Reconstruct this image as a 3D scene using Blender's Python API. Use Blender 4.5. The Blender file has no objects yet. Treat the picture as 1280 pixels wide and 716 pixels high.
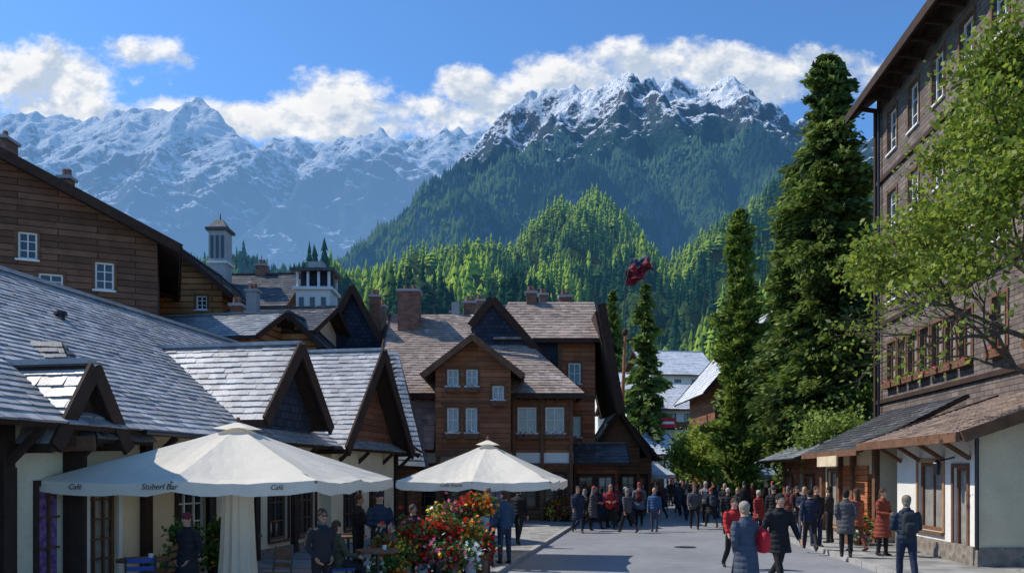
import bpy, math, random
import numpy as np
from mathutils import Vector, Matrix
from mathutils.bvhtree import BVHTree
random.seed(7); rng=np.random.default_rng(7)
V3=Vector
scene=bpy.context.scene
def link(o): scene.collection.objects.link(o); return o

# ---------------------------------------------------------------- materials
def newmat(name):
    m=bpy.data.materials.new(name); m.use_nodes=True; nt=m.node_tree; nt.nodes.clear()
    return m,nt
class NT:
    def __init__(s,nt): s.nt=nt
    def n(s,t,**k):
        nd=s.nt.nodes.new(t)
        for a,b in k.items(): setattr(nd,a,b)
        return nd
    def l(s,a,b): s.nt.links.new(a,b)
    def put(s,sock,v):
        if hasattr(v,'is_output'): s.l(v,sock)
        else: sock.default_value=v
    def m(s,op,a,b=None,c=None,clamp=False):
        nd=s.n('ShaderNodeMath',operation=op); nd.use_clamp=clamp
        s.put(nd.inputs[0],a)
        if b is not None: s.put(nd.inputs[1],b)
        if c is not None: s.put(nd.inputs[2],c)
        return nd.outputs[0]
    def mix(s,f,a,b,mode='MIX'):
        nd=s.n('ShaderNodeMix',data_type='RGBA',blend_type=mode)
        s.put(nd.inputs[0],f)
        s.put(nd.inputs[6],a if hasattr(a,'is_output') else (*a,1) if len(a)==3 else a)
        s.put(nd.inputs[7],b if hasattr(b,'is_output') else (*b,1) if len(b)==3 else b)
        return nd.outputs[2]
    def noise(s,vec,scale,detail=4,rough=.55):
        nd=s.n('ShaderNodeTexNoise'); nd.inputs['Scale'].default_value=scale
        nd.inputs['Detail'].default_value=detail; nd.inputs['Roughness'].default_value=rough
        if vec is not None: s.l(vec,nd.inputs['Vector'])
        return nd.outputs['Fac']
    def rng(s,v,a,b,c=0,d=1,smooth=False):
        nd=s.n('ShaderNodeMapRange'); nd.interpolation_type='SMOOTHSTEP' if smooth else 'LINEAR'
        s.put(nd.inputs[0],v)
        for i,x in enumerate((a,b,c,d)): s.put(nd.inputs[1+i],x)
        return nd.outputs[0]
def scal(c,k): return tuple(min(1,x*k) for x in c)
_mc={}
def mat(name,base,rough=.85,var=.3,scale=2.0,bump=.3,kind='plain',metal=0,spec=.3,row=.2,bw=2.5,mort=.012,trans=0,base2=None,frost=0,bdist=.02):
    if name in _mc: return _mc[name]
    m,nt=newmat(name); N=NT(nt)
    out=N.n('ShaderNodeOutputMaterial'); b=N.n('ShaderNodeBsdfPrincipled')
    b.inputs['Roughness'].default_value=rough; b.inputs['Metallic'].default_value=metal
    b.inputs['Specular IOR Level'].default_value=spec
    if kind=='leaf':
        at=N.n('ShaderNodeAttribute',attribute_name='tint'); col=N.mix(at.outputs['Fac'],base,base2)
    else:
        tc=N.n('ShaderNodeTexCoord'); obj=tc.outputs['Object']; uv=tc.outputs['UV']
        vec=obj
        n1=N.noise(vec,scale,4); n2=N.noise(vec,scale*9,2)
        f=N.m('ADD',N.m('MULTIPLY',n1,.65),N.m('MULTIPLY',n2,.35))
        f=N.rng(f,.3,.7)
        lo=scal(base,1-var); hi=scal(base,1+var)
        col=N.mix(f,lo,hi)
        h=n2
    if kind in('planks','shingle','brick'):
        br=N.n('ShaderNodeTexBrick'); N.l(uv,br.inputs['Vector'])
        br.inputs['Scale'].default_value=1; br.inputs['Brick Width'].default_value=bw; br.inputs['Row Height'].default_value=row
        br.inputs['Mortar Size'].default_value=mort; br.inputs['Mortar Smooth'].default_value=.3
        br.inputs['Color1'].default_value=(.65,.65,.65,1); br.inputs['Color2'].default_value=(1.2,1.2,1.2,1)
        br.inputs['Mortar'].default_value=(.3,.3,.3,1) if kind!='brick' else (1.3,1.3,1.3,1)
        col=N.mix(1,col,br.outputs['Color'],'MULTIPLY')
        sep=N.n('ShaderNodeSeparateXYZ'); N.l(uv,sep.inputs[0])
        fr=N.m('FRACT',N.m('DIVIDE',sep.outputs[1],row))
        if kind=='planks':
            mp=N.n('ShaderNodeMapping'); N.l(uv,mp.inputs[0]); mp.inputs['Scale'].default_value=(1.2,22,1)
            g=N.noise(mp.outputs[0],1.5,4); col=N.mix(.35,col,N.mix(g,(.3,.3,.3),(1.5,1.5,1.5)),'MULTIPLY')
        h=N.m('ADD',N.m('MULTIPLY',br.outputs['Fac'],-1.0),N.m('MULTIPLY',fr,-.9 if kind=='shingle' else -.4))
        h=N.m('ADD',h,N.m('MULTIPLY',n2,.3))
    if kind=='tile':
        geo=N.n('ShaderNodeNewGeometry'); pos=geo.outputs['Position']
        at=N.n('ShaderNodeAttribute',attribute_name='tint'); t=at.outputs['Fac']
        col=N.mix(1,col,N.mix(t,(.55,.55,.57),(1.38,1.36,1.33)),'MULTIPLY')
        big=N.noise(pos,.5,4,.6); col=N.mix(1,col,N.mix(N.rng(big,.3,.7),(.72,.72,.74),(1.2,1.2,1.18)),'MULTIPLY')
        if frost>0:
            fn=N.noise(pos,3.2,6,.7); fl=N.noise(pos,.35,3,.5)
            fm=N.rng(N.m('ADD',N.m('ADD',N.m('MULTIPLY',fn,.7),N.m('MULTIPLY',fl,.4)),N.m('MULTIPLY',t,.14)),.72-frost*.3,.98-frost*.3)
            col=N.mix(N.m('MULTIPLY',fm,.7),col,(.70,.71,.73))
    if kind=='stone':
        vo=N.n('ShaderNodeTexVoronoi'); N.l(obj,vo.inputs['Vector']); vo.inputs['Scale'].default_value=4
        col=N.mix(.6,col,N.mix(N.m('FRACT',N.m('MULTIPLY',vo.outputs['Distance'],1.3)),scal(base,.4),scal(base,1.4)))
        h=vo.outputs['Distance']
    if kind=='cloth':
        sep=N.n('ShaderNodeSeparateXYZ'); N.l(obj,sep.inputs[0])
        w=N.m('ABSOLUTE',N.m('SINE',N.m('MULTIPLY',sep.outputs[2],30)))
        h=N.m('ADD',N.m('MULTIPLY',w,.8 if row>0 else 0.),N.m('MULTIPLY',N.noise(obj,7,4),1.6))
    N.l(col,b.inputs['Base Color'])
    if bump>0 and kind!='leaf':
        bp=N.n('ShaderNodeBump'); bp.inputs['Strength'].default_value=bump; bp.inputs['Distance'].default_value=bdist
        N.l(h,bp.inputs['Height']); N.l(bp.outputs[0],b.inputs['Normal'])
    if trans>0:
        tr=N.n('ShaderNodeBsdfTranslucent'); N.l(col,tr.inputs[0])
        mx=N.n('ShaderNodeMixShader'); mx.inputs[0].default_value=trans
        N.l(b.outputs[0],mx.inputs[1]); N.l(tr.outputs[0],mx.inputs[2]); N.l(mx.outputs[0],out.inputs[0])
    else: N.l(b.outputs[0],out.inputs[0])
    _mc[name]=m; return m

# ---------------------------------------------------------------- mesh builder
def build_obj(name,V,F,mats,MI=None,T=None,smooth=False,uv=True):
    me=bpy.data.meshes.new(name); me.from_pydata([tuple(v) for v in V],[],F)
    for m in mats: me.materials.append(m)
    n=len(me.polygons)
    if MI is not None: me.polygons.foreach_set('material_index',list(MI))
    if T is not None:
        a=me.attributes.new('tint','FLOAT','FACE'); a.data.foreach_set('value',list(T))
    if smooth: me.polygons.foreach_set('use_smooth',[True]*n)
    if uv and n:
        lay=me.uv_layers.new(name='UVMap')
        co=np.empty(len(me.vertices)*3,np.float32); me.vertices.foreach_get('co',co); co=co.reshape(-1,3)
        li=np.empty(len(me.loops),np.int32); me.loops.foreach_get('vertex_index',li)
        nr=np.empty(n*3,np.float32); me.polygons.foreach_get('normal',nr); nr=nr.reshape(-1,3)
        lt=np.empty(n,np.int32); me.polygons.foreach_get('loop_total',lt)
        pn=np.repeat(nr,lt,axis=0); p=co[li]; h=np.hypot(pn[:,0],pn[:,1])
        hs=np.maximum(h,1e-6); u=np.stack([-pn[:,1]/hs,pn[:,0]/hs,np.zeros_like(h)],1); u[h<.02]=(1,0,0)
        v=np.cross(pn,u); q=np.stack([(p*u).sum(1),(p*v).sum(1)],1).astype(np.float32)
        lay.data.foreach_set('uv',q.ravel())
    me.update()
    return link(bpy.data.objects.new(name,me))
class MB:
    def __init__(s): s.V=[];s.F=[];s.MI=[];s.T=[];s.mats=[]
    def mi(s,m):
        if m not in s.mats: s.mats.append(m)
        return s.mats.index(m)
    def f(s,pts,m,t=.5):
        i=len(s.V); s.V+= [V3(p) for p in pts]; s.F.append(tuple(range(i,i+len(pts)))); s.MI.append(s.mi(m)); s.T.append(t)
    def prism(s,bot,top,m,t=.5):
        i=len(s.V);n=len(bot); s.V+=[V3(p) for p in bot]+[V3(p) for p in top]; k=s.mi(m)
        fs=[tuple(range(i+n-1,i-1,-1)),tuple(range(i+n,i+2*n))]+[(i+a,i+(a+1)%n,i+n+(a+1)%n,i+n+a) for a in range(n)]
        s.F+=fs; s.MI+=[k]*len(fs); s.T+=[t]*len(fs)
    def obox(s,o,ax,ay,az,m,t=.5):
        o=V3(o);ax=V3(ax);ay=V3(ay);az=V3(az)
        if ax.cross(ay).dot(az)<0: ax,ay=ay,ax
        s.prism([o,o+ax,o+ax+ay,o+ay],[o+az,o+ax+az,o+ax+ay+az,o+ay+az],m,t)
    def box(s,x0,x1,y0,y1,z0,z1,m,t=.5): s.obox((x0,y0,z0),(x1-x0,0,0),(0,y1-y0,0),(0,0,z1-z0),m,t)
    def beam(s,p,q,w,h,m,up=(0,0,1),t=.5):
        p=V3(p);q=V3(q);d=q-p;sd=d.cross(V3(up))
        if sd.length<1e-5: sd=d.cross(V3((1,0,0)))
        sd.normalize();u=sd.cross(d).normalized()
        s.obox(p-sd*w/2-u*h/2,d,sd*w,u*h,m,t)
    def tube(s,pts,rad,m,n=8,side=(1,0,0),t=.5):
        pts=[V3(p) for p in pts]; i=len(s.V);k=s.mi(m)
        for a,p in enumerate(pts):
            tg=(pts[min(a+1,len(pts)-1)]-pts[max(a-1,0)]).normalized()
            sd=V3(side); sd=sd-tg*sd.dot(tg)
            if sd.length<.05: sd=V3((0,1,0))-tg*tg.y
            sd.normalize(); b=tg.cross(sd)
            r=rad[a]; ra,rb=(r,r) if not isinstance(r,tuple) else r
            for c in range(n):
                an=2*math.pi*c/n; s.V.append(p+sd*math.cos(an)*ra+b*math.sin(an)*rb)
        for a in range(len(pts)-1):
            for c in range(n):
                d=(c+1)%n; s.F.append((i+a*n+c,i+a*n+d,i+(a+1)*n+d,i+(a+1)*n+c)); s.MI.append(k); s.T.append(t)
        s.F.append(tuple(i+c for c in range(n-1,-1,-1))); L=len(pts)-1
        s.F.append(tuple(i+L*n+c for c in range(n))); s.MI+=[k,k]; s.T+=[t,t]
    def ell(s,c,r,m,nu=10,nv=7,t=.5,ex=1.0):
        c=V3(c)
        i=len(s.V);k=s.mi(m)
        sg=lambda x:math.copysign(abs(x)**ex,x)
        for a in range(1,nv):
            ph=-math.pi/2+math.pi*a/nv
            for b in range(nu):
                th=2*math.pi*b/nu
                s.V.append(c+V3((r[0]*sg(math.cos(ph))*sg(math.cos(th)),r[1]*sg(math.cos(ph))*sg(math.sin(th)),r[2]*sg(math.sin(ph)))))
        s.V.append(c-V3((0,0,r[2])));s.V.append(c+V3((0,0,r[2])));B=len(s.V)-2
        for a in range(nv-2):
            for b in range(nu):
                d=(b+1)%nu; s.F.append((i+a*nu+b,i+a*nu+d,i+(a+1)*nu+d,i+(a+1)*nu+b)); s.MI.append(k); s.T.append(t)
        for b in range(nu):
            d=(b+1)%nu; s.F.append((B,i+d,i+b)); s.F.append((B+1,i+(nv-2)*nu+b,i+(nv-2)*nu+d)); s.MI+=[k,k]; s.T+=[t,t]
    def done(s,name,smooth=False): return build_obj(name,s.V,s.F,s.mats,s.MI,s.T,smooth)
class Bld:
    def __init__(s,name,loc=(0,0,0)): s.name=name;s.loc=V3(loc);s.p={}
    def __getitem__(s,k):
        if k not in s.p: s.p[k]=MB()
        return s.p[k]
    def done(s,smooth=()):
        e=link(bpy.data.objects.new(s.name,None)); e.location=s.loc; e.empty_display_size=.5
        for k,mb in s.p.items():
            if not mb.F: continue
            o=mb.done(k,k in smooth); o.parent=e; o.matrix_parent_inverse=Matrix.Translation(-s.loc)
        return e

# palette
SLATE=mat('slate_tiles',(.37,.37,.375),rough=.5,var=.16,kind='tile',spec=.5,bump=.25,frost=.36)
SLATE_D=mat('dark_slate_tiles',(.07,.072,.08),rough=.5,var=.3,kind='tile',spec=.4,frost=.1)
SLATE_P=mat('porch_slate_tiles',(.13,.135,.14),rough=.5,var=.25,kind='tile',spec=.4,frost=.12)
SLATE_B=mat('blue_slate_tiles',(.22,.245,.27),rough=.5,var=.2,kind='tile',spec=.5,frost=.16)
CLAY=mat('weathered_clay_tiles',(.33,.255,.21),rough=.65,var=.2,kind='tile',spec=.4,frost=.12)
SNOWT=mat('frosted_tiles',(.42,.44,.48),rough=.6,var=.2,kind='tile',spec=.4,frost=.95)
WOOD=mat('brown_timber_cladding',(.21,.086,.044),var=.35,kind='planks',row=.2,bw=3,bump=.6)
WOOD_R=mat('reddish_timber_cladding',(.31,.125,.058),var=.3,kind='planks',row=.22,bw=3,bump=.6)
LOG=mat('orange_log_wall',(.42,.19,.07),var=.3,kind='planks',row=.3,bw=6,mort=.03,bump=1,bdist=.05)
DWOOD=mat('dark_timber',(.045,.025,.018),var=.4,bump=.4,scale=4)
MWOOD=mat('brown_timber',(.15,.075,.042),var=.4,bump=.4,scale=4)
SHING=mat('brown_shingle_wall',(.155,.122,.104),var=.25,kind='shingle',row=.17,bw=.5,mort=.012,bump=.8,bdist=.03)
BROWNW=mat('dark_brown_lapped_boards',(.17,.085,.053),var=.3,kind='planks',row=.24,bw=2.6,mort=.016,bump=1,bdist=.04)
STUC=mat('white_stucco',(.72,.70,.65),var=.1,bump=.25,scale=1.5)
CREAM=mat('cream_stucco',(.70,.58,.40),var=.14,bump=.25,scale=1.5)
STONE=mat('rubble_stone',(.22,.19,.16),kind='stone',bump=.8,bdist=.05)
BRICK=mat('chimney_brick',(.23,.12,.085),kind='brick',row=.09,bw=.24,mort=.008,bump=.6)
DSL=mat('slate_hung_wall',(.03,.04,.065),var=.3,kind='shingle',row=.2,bw=.24,bump=.7)
WHITE=mat('white_paint',(.72,.72,.70),var=.08,rough=.6,bump=.1)
GLASS=mat('window_glass',(.02,.025,.03),rough=.06,var=.5,bump=.03,spec=.8,scale=.8)
CURT=mat('curtained_glass',(.28,.27,.25),rough=.12,var=.35,bump=.05,spec=.7,scale=5)
GREYC=mat('grey_concrete',(.36,.36,.36),var=.15,bump=.3)
METAL=mat('dark_metal',(.05,.05,.055),rough=.4,metal=.7,var=.2,bump=.05)
CANVAS=mat('umbrella_canvas',(.86,.80,.68),rough=.9,var=.07,bump=.35,trans=.3,scale=1.6)
BLACKP=mat('black_lettering',(.02,.02,.02),bump=0)

# ---------------------------------------------------------------- people first
def cloth(c,q=True):
    return mat('cloth_%d_%d_%d_%d'%(int(c[0]*255),int(c[1]*255),int(c[2]*255),q),c,rough=.8,var=.25,scale=6,kind='cloth',row=1 if q else 0,bump=.7,bdist=.02)
SKIN=mat('skin',(.5,.28,.19),rough=.55,var=.08,bump=.05,scale=8)
SKIN2=mat('skin_tan',(.38,.2,.13),rough=.55,var=.08,bump=.05,scale=8)
LIP=mat('lips',(.32,.09,.07),bump=0); EYEW=mat('eye_white',(.6,.6,.58),bump=0,rough=.3); EYED=mat('eye_dark',(.02,.015,.01),bump=0,rough=.2)
SHOE=mat('shoe_leather',(.02,.018,.016),rough=.5)
def hairm(c): return mat('hair_%d_%d'%(int(c[0]*255),int(c[2]*255)),c,rough=.6,var=.4,scale=30,bump=.6)
BLACKH=(.012,.01,.009);BRH=(.07,.035,.018);BLON=(.33,.24,.14);GRH=(.2,.19,.18)
def person(x,y,z=0,head=0,H=1.7,pose='stand',jc=(.02,.02,.025),pc=(.02,.022,.03),hc=BRH,coat=0,hat=None,pack=None,bag=None,arm='down',longhair=False,female=False,name='pedestrian',vox=.02,skin=None,glasses=False,scarf=None,quilt=True):
    k=H/1.75; mb=MB(); J=cloth(jc,quilt);P=cloth(pc,False);HM=hairm(hc);SK=skin or random.choice([SKIN,SKIN,SKIN2])
    legs=[]
    w=.92 if female else 1.0
    if pose=='walk': a=[(27,6),(-16,26)]
    elif pose=='walk2': a=[(-18,30),(22,4)]
    elif pose=='step': a=[(12,10),(-10,14)]
    elif pose=='sit': a=[(84,84),(78,80)]
    else: a=[(3,3),(-3,2)]
    for sgn,(ha,kf) in zip((-1,1),a):
        h=V3((sgn*.088,0,.93)); r=math.radians(ha);kn=h+V3((sgn*.012,math.sin(r)*.44,-math.cos(r)*.44))
        r2=math.radians(ha-kf);an=kn+V3((0,math.sin(r2)*.42,-math.cos(r2)*.42)); legs.append((h,kn,an,r2))
    dz=.075-min(l[2].z for l in legs)
    D=V3((0,0,dz))
    for h,kn,an,r2 in legs:
        h=h+D;kn=kn+D;an=an+D
        mb.tube([h+V3((0,0,.03)),h.lerp(kn,.3),h.lerp(kn,.75),kn,kn.lerp(an,.3),kn.lerp(an,.75),an],[.1,.095,.075,.066,.068,.056,.05],P,10)
        q=r2*.8 if r2<0 else 0
        fw=V3((0,math.cos(q),math.sin(q)));up=V3((0,-math.sin(q),math.cos(q)))
        mb.tube([an-fw*.07-up*.03,an-up*.03,an+fw*.08-up*.04,an+fw*.17-up*.05],[.035,.048,(.045,.036),(.034,.024)],SHOE,8)
    lean=.03 if pose.startswith('walk') else 0
    if pose=='sit': lean=-.04
    def sp(zz,f=0): return V3((0,lean*(zz-.9)/.5+f,zz))+D
    pf=.02 if quilt else .008
    mb.tube([sp(.84),sp(.93),sp(1.05),sp(1.18),sp(1.30),sp(1.39),sp(1.445),sp(1.485)],
      [(.14+pf,.10+pf),(.165*w+pf,.118+pf),(.15*w+pf,.108+pf),(.16*w+pf,.115+pf),(.182*w+pf,.12+pf),(.178*w+pf,.105+pf),(.125*w,.08),(.07,.065)],J,14)
    if coat>0 and pose!='sit':
        zb=.93-coat
        mb.tube([sp(1.08),sp(.93),sp(.93-coat*.5,.0),sp(zb,.01)],[(.16*w+pf,.12+pf),(.185*w+pf,.145+pf),(.2*w+pf,.18+pf),(.22*w+pf,.205+pf)],J,16)
    mb.tube([sp(1.46),sp(1.56,.01)],[.068,.062],scarf and cloth(scarf,False) or SK,10)
    hd=sp(1.635,.02)
    hands=[]
    for i,sgn in enumerate((-1,1)):
        S=sp(1.405)+V3((sgn*(.185*w+pf*.5),0,0))
        sw={'walk':(-22,20),'walk2':(20,-22)}.get(pose,(0,3))[i]
        am=arm if not isinstance(arm,tuple) else arm[i]
        if am=='down': ea,fa,ins=sw,sw+18,0
        elif am=='pocket': ea,fa,ins=-16,38,-.09
        elif am=='hold': ea,fa,ins=8,85,-.11
        elif am=='phone': ea,fa,ins=20,125,-.1
        elif am=='lap': ea,fa,ins=22,75,-.06
        e=math.radians(ea);fr=math.radians(fa)
        E=S+V3((sgn*.05,math.sin(e)*.29,-math.cos(e)*.29)); d2=V3((sgn*ins,math.sin(fr)*.25,-math.cos(fr)*.25)); Wr=E+d2
        mb.tube([S+V3((-sgn*.03,0,.01)),S.lerp(E,.25),S.lerp(E,.7),E,E.lerp(Wr,.4),Wr],[.062+pf*.6,.06+pf*.7,.052+pf*.6,.047+pf*.6,.044+pf*.5,.034+pf*.4],J,10)
        dn=d2.normalized()
        mb.tube([Wr,Wr+dn*.03,Wr+dn*.075,Wr+dn*.1],[(.02,.026),(.016,.036),(.015,.04),(.012,.034)],SK,8)
        hands.append((Wr,dn,sgn))
    mb.ell(hd,(.074,.09,.112),SK,14,10); mb.ell(hd+V3((0,.022,-.062)),(.052,.062,.05),SK,10,7)
    mb.tube([hd+V3((0,.078,.025)),hd+V3((0,.105,-.018)),hd+V3((0,.085,-.03))],[.01,.016,.012],SK,6)
    for sgn in(-1,1): mb.ell(hd+V3((sgn*.076,-.005,-.01)),(.012,.02,.03),SK,6,5)
    if hat is None:
        mb.ell(hd+V3((0,-.020,.036)),(.090,.098,.102),HM,14,9)
        mb.ell(hd+V3((0,-.042,-.03)),(.082,.064,.08),HM,10,7)
    else:
        mb.ell(hd+V3((0,-.008,.045)),(.09,.104,.094),cloth(hat,False),14,9); mb.ell(hd+V3((0,-.045,-.035)),(.07,.055,.06),HM,10,7)
    if longhair:
        mb.tube([hd+V3((0,-.04,.03)),hd+V3((0,-.07,-.08)),hd+V3((0,-.085,-.2)),hd+V3((0,-.09,-.32))],[(.08,.06),(.092,.05),(.095,.045),(.06,.03)],HM,10)
    if pack:
        PK=cloth(pack,False); mb.ell(sp(1.22,-.215),(.15,.095,.23),PK,14,10,ex=.6); mb.ell(sp(1.13,-.3),(.11,.05,.11),PK,10,8,ex=.6)
        for sgn in(-1,1): mb.tube([sp(1.42,-.1)+V3((sgn*.1,0,0)),sp(1.46)+V3((sgn*.11,0,.0)),sp(1.35,.125)+V3((sgn*.12,0,0)),sp(1.12,.13)+V3((sgn*.14,0,0)),sp(1.05,-.05)+V3((sgn*.19,0,0))],[.024]*5,PK,6)
    if bag:
        BG=cloth(bag,False); mb.ell(sp(1.12,-.06)+V3((.27,0,0)),(.085,.17,.2),BG,12,9,ex=.6)
        mb.tube([sp(1.2,-.1)+V3((.27,0,0)),sp(1.35,-.06)+V3((.24,0,0)),sp(1.46)+V3((.14,0,0)),sp(1.35,.09)+V3((.22,0,0)),sp(1.2,.07)+V3((.27,0,0))],[.018]*5,BG,6)
    if not scarf:
        mb.tube([sp(1.45),sp(1.51,.005)],[(.085,.08),(.076,.074)],J,12)
    me0=bpy.data.meshes.new('t'); me0.from_pydata([tuple(v) for v in mb.V],[],mb.F); t=link(bpy.data.objects.new('t',me0))
    md=t.modifiers.new('r','REMESH'); md.mode='VOXEL'; md.voxel_size=vox
    sm=t.modifiers.new('s','SMOOTH'); sm.factor=.5; sm.iterations=2
    dg=bpy.context.evaluated_depsgraph_get(); em=bpy.data.meshes.new_from_object(t.evaluated_get(dg))
    bv=BVHTree.FromPolygons(mb.V,mb.F)
    V=[v.co.copy() for v in em.vertices];F=[tuple(p.vertices) for p in em.polygons]
    MI=[]
    for p in em.polygons:
        r=bv.find_nearest(p.center); MI.append(mb.MI[r[2]] if r[2] is not None else 0)
    bpy.data.objects.remove(t); bpy.data.meshes.remove(me0); bpy.data.meshes.remove(em)
    ex=MB(); ex.mats=list(mb.mats)
    for Wr,dn,sgn in hands:
        lat=V3((0,1,0)) if abs(dn.y)<.8 else V3((0,0,1)); lat=(lat-dn*lat.dot(dn)).normalized(); cur=V3((-sgn,0,0))
        for q,(o,L) in enumerate(((.03,.068),(.011,.078),(-.009,.073),(-.028,.058))):
            b=Wr+dn*.085+lat*o; m1=b+dn*L*.45+cur*.006; m2=m1+dn*L*.3+cur*.018; m3=m2+dn*L*.2+cur*.024
            ex.tube([b,m1,m2,m3],[.0095,.009,.008,.006],SK,6)
        b=Wr+dn*.03+lat*.028; ex.tube([b,b+dn*.03+lat*.022,b+dn*.06+lat*.03+cur*.012],[.012,.0105,.008],SK,6)
    for sgn in(-1,1):
        ex.ell(hd+V3((sgn*.03,.081,.006)),(.014,.009,.007),EYEW,8,5); ex.ell(hd+V3((sgn*.03,.088,.006)),(.006,.005,.006),EYED,6,5)
        ex.beam(hd+V3((sgn*.014,.09,.026)),hd+V3((sgn*.046,.08,.026)),.006,.007,HM)
    ex.ell(hd+V3((0,.083,-.058)),(.024,.007,.008),LIP,8,5)
    if glasses:
        for sgn in(-1,1): ex.ell(hd+V3((sgn*.032,.097,.005)),(.024,.005,.016),EYED,10,5)
        ex.beam(hd+V3((-.07,.095,.01)),hd+V3((.07,.095,.01)),.006,.006,EYED)
    o0=len(V); V+=ex.V; F+=[tuple(i+o0 for i in f) for f in ex.F]; MI+=ex.MI
    V=[v*k for v in V]
    o=build_obj(name,V,F,ex.mats,MI,None,True,False)
    o.location=(x,y,z); o.rotation_euler=(0,0,-math.radians(head)); return o

NAVY=(.012,.02,.045);BLK=(.012,.012,.014);BLUE=(.02,.06,.2);RED=(.38,.02,.02);SLB=(.055,.07,.10);GRY=(.07,.07,.075);OLV=(.06,.06,.035);BRN=(.16,.05,.03)
R=.12
person(3.92,13.4,0,-12,1.80,'walk',jc=SLB,pc=BLK,hc=BLON,coat=.55,bag=(.5,.02,.03),female=True,arm=('pocket','hold'),vox=.014,hat=(.3,.25,.2))
person(5.2,15.6,0,168,1.86,'walk2',jc=BLK,pc=BLK,hc=BLACKH,coat=.25,vox=.014,arm='down')
person(5.15,18.6,0,175,1.7,'walk',jc=RED,pc=BLK,hc=BRH,vox=.016)
person(7.35,14.9,.12,10,1.68,'step',jc=(.015,.03,.05),pc=NAVY,hc=GRH,hat=(.22,.17,.12),pack=(.02,.025,.03),vox=.014,arm='hold')
person(8.35,20,R,20,1.68,'stand',jc=GRY,pc=BLK,hc=BLACKH,coat=.3,arm='pocket')
person(9.45,20.4,R,150,1.7,'stand',jc=(.22,.045,.025),pc=BLK,hc=BRH,longhair=True,female=True,coat=.45,arm='hold')
person(9.3,21.6,R,-20,1.68,'step',jc=(.3,.08,.04),pc=BRN,hc=BRH,coat=.2,female=True,longhair=True)
person(8.75,23,R,170,1.72,'stand',jc=BLK,pc=NAVY,arm='pocket')
person(8.2,22.0,R,10,1.7,'walk',jc=NAVY,pc=BLK,hat=BLK)
person(9.6,24.2,R,-60,1.7,'stand',jc=(.04,.03,.03),pc=BLK,arm='phone',hc=BLACKH)
person(-2.9,12.2,.1,140,1.56,'stand',jc=(.02,.02,.025),pc=BLK,hc=BRH,glasses=True,vox=.013,arm='pocket',quilt=False,scarf=(.10,.10,.11),skin=SKIN2)
person(-2.65,16,.1,150,1.74,'stand',jc=(.02,.03,.06),pc=BLK,hat=(.03,.02,.02),arm='hold',vox=.016)
person(-3.15,16.4,.1,95,1.68,'stand',jc=BLK,pc=BLK,hc=BRH,vox=.016,arm='phone')
person(-3.0,13.9,.1,60,1.6,'sit',jc=OLV,pc=BLK,hc=BRH,female=True,longhair=True,vox=.016,arm='lap',name='seated_guest')
person(-4.95,12.2,.1,205,1.5,'stand',jc=BLK,pc=BLK,hc=BRH,longhair=True,female=True,vox=.014,arm='pocket',coat=.4,hat=(.12,.02,.02),skin=SKIN2)
person(-2.2,18,.1,140,1.75,'sit',jc=NAVY,pc=BLK,arm='lap',name='seated_guest',hc=BRH)
person(-1.75,18.3,.1,200,1.7,'sit',jc=BLUE,pc=NAVY,arm='lap',name='seated_guest',hat=BLUE)
person(-1.2,18.6,.1,180,1.72,'sit',jc=(.02,.03,.1),pc=BLK,arm='lap',name='seated_guest',hc=BLACKH)
person(-.56,18.4,.1,15,1.78,'stand',jc=(.03,.06,.12),pc=NAVY,arm='hold',hc=GRH)
person(-.18,18.8,.1,-30,1.7,'stand',jc=(.04,.07,.12),pc=(.03,.04,.07),arm='down',hc=BRH)
person(.2,24,.1,30,1.72,'step',jc=BLK,pc=BLK)
cr=[(722,30,NAVY,180),(730,31,BLK,20),(741,32,GRY,160),(752,33,NAVY,90),(763,32,RED,200),(771,35,(.2,.03,.03),0),(780,33.5,BLK,40),(790,36,NAVY,190),(799,34,(.1,.12,.16),20),
(818,30.5,(.03,.08,.17),170),(826,40,BLK,0),(846,46,GRY,180),(858,38,BLK,10),(868,32,(.07,.07,.08),185),(889,33,BLK,5),(906,34,BLK,175),(897,40,NAVY,0),(910,29,BLK,10),(882,36,(.2,.2,.22),180),
(922,30,BLK,190),(915,42,RED,0),(935,44,GRY,180),(948,28,(.25,.03,.03),180),(956,36,BLK,160),(966,38,(.1,.1,.11),0),(878,44,BLK,180),(985,34,(.15,.05,.04),0),(996,30,BLK,200),(930,36,BLK,20),(940,40,(.3,.05,.03),190),
(838,54,BLK,0),(851,58,NAVY,180),(864,52,(.25,.06,.05),0),(872,60,BLK,0),(883,56,GRY,180),(893,62,BLK,0),(905,55,(.2,.18,.15),180),(918,60,BLK,0),(930,57,NAVY,0),(943,52,BLK,180),
(812,48,BLK,0),(803,42,(.1,.03,.03),170),(820,58,(.3,.3,.32),0),(950,47,BLK,0),(829,49,BLUE,180),(745,36.5,BLK,180),(785,30,GRY,0),(1004,36,BLK,0),(975,44,(.2,.03,.03),190),(845,66,BLK,0),(858,70,GRY,0),(870,72,RED,0),(888,68,BLK,0),(900,74,NAVY,0),(912,70,BLK,0),(835,68,(.3,.28,.25),0),(877,50,BLK,0),(925,66,GRY,0),(967,27,BLK,30),(1006,26,NAVY,190),
(808,54,NAVY,0),(815,64,BLK,180),(828,62,GRY,0),(842,76,BLK,0),(854,50,BLK,180),(866,78,NAVY,0),(881,76,BLK,0),(908,47,BLK,0),(920,50,(.12,.1,.09),180),(937,62,BLK,0),(957,55,GRY,0),(895,50,BLK,180),(850,42,(.05,.05,.06),0),(862,45,NAVY,0)]
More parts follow.
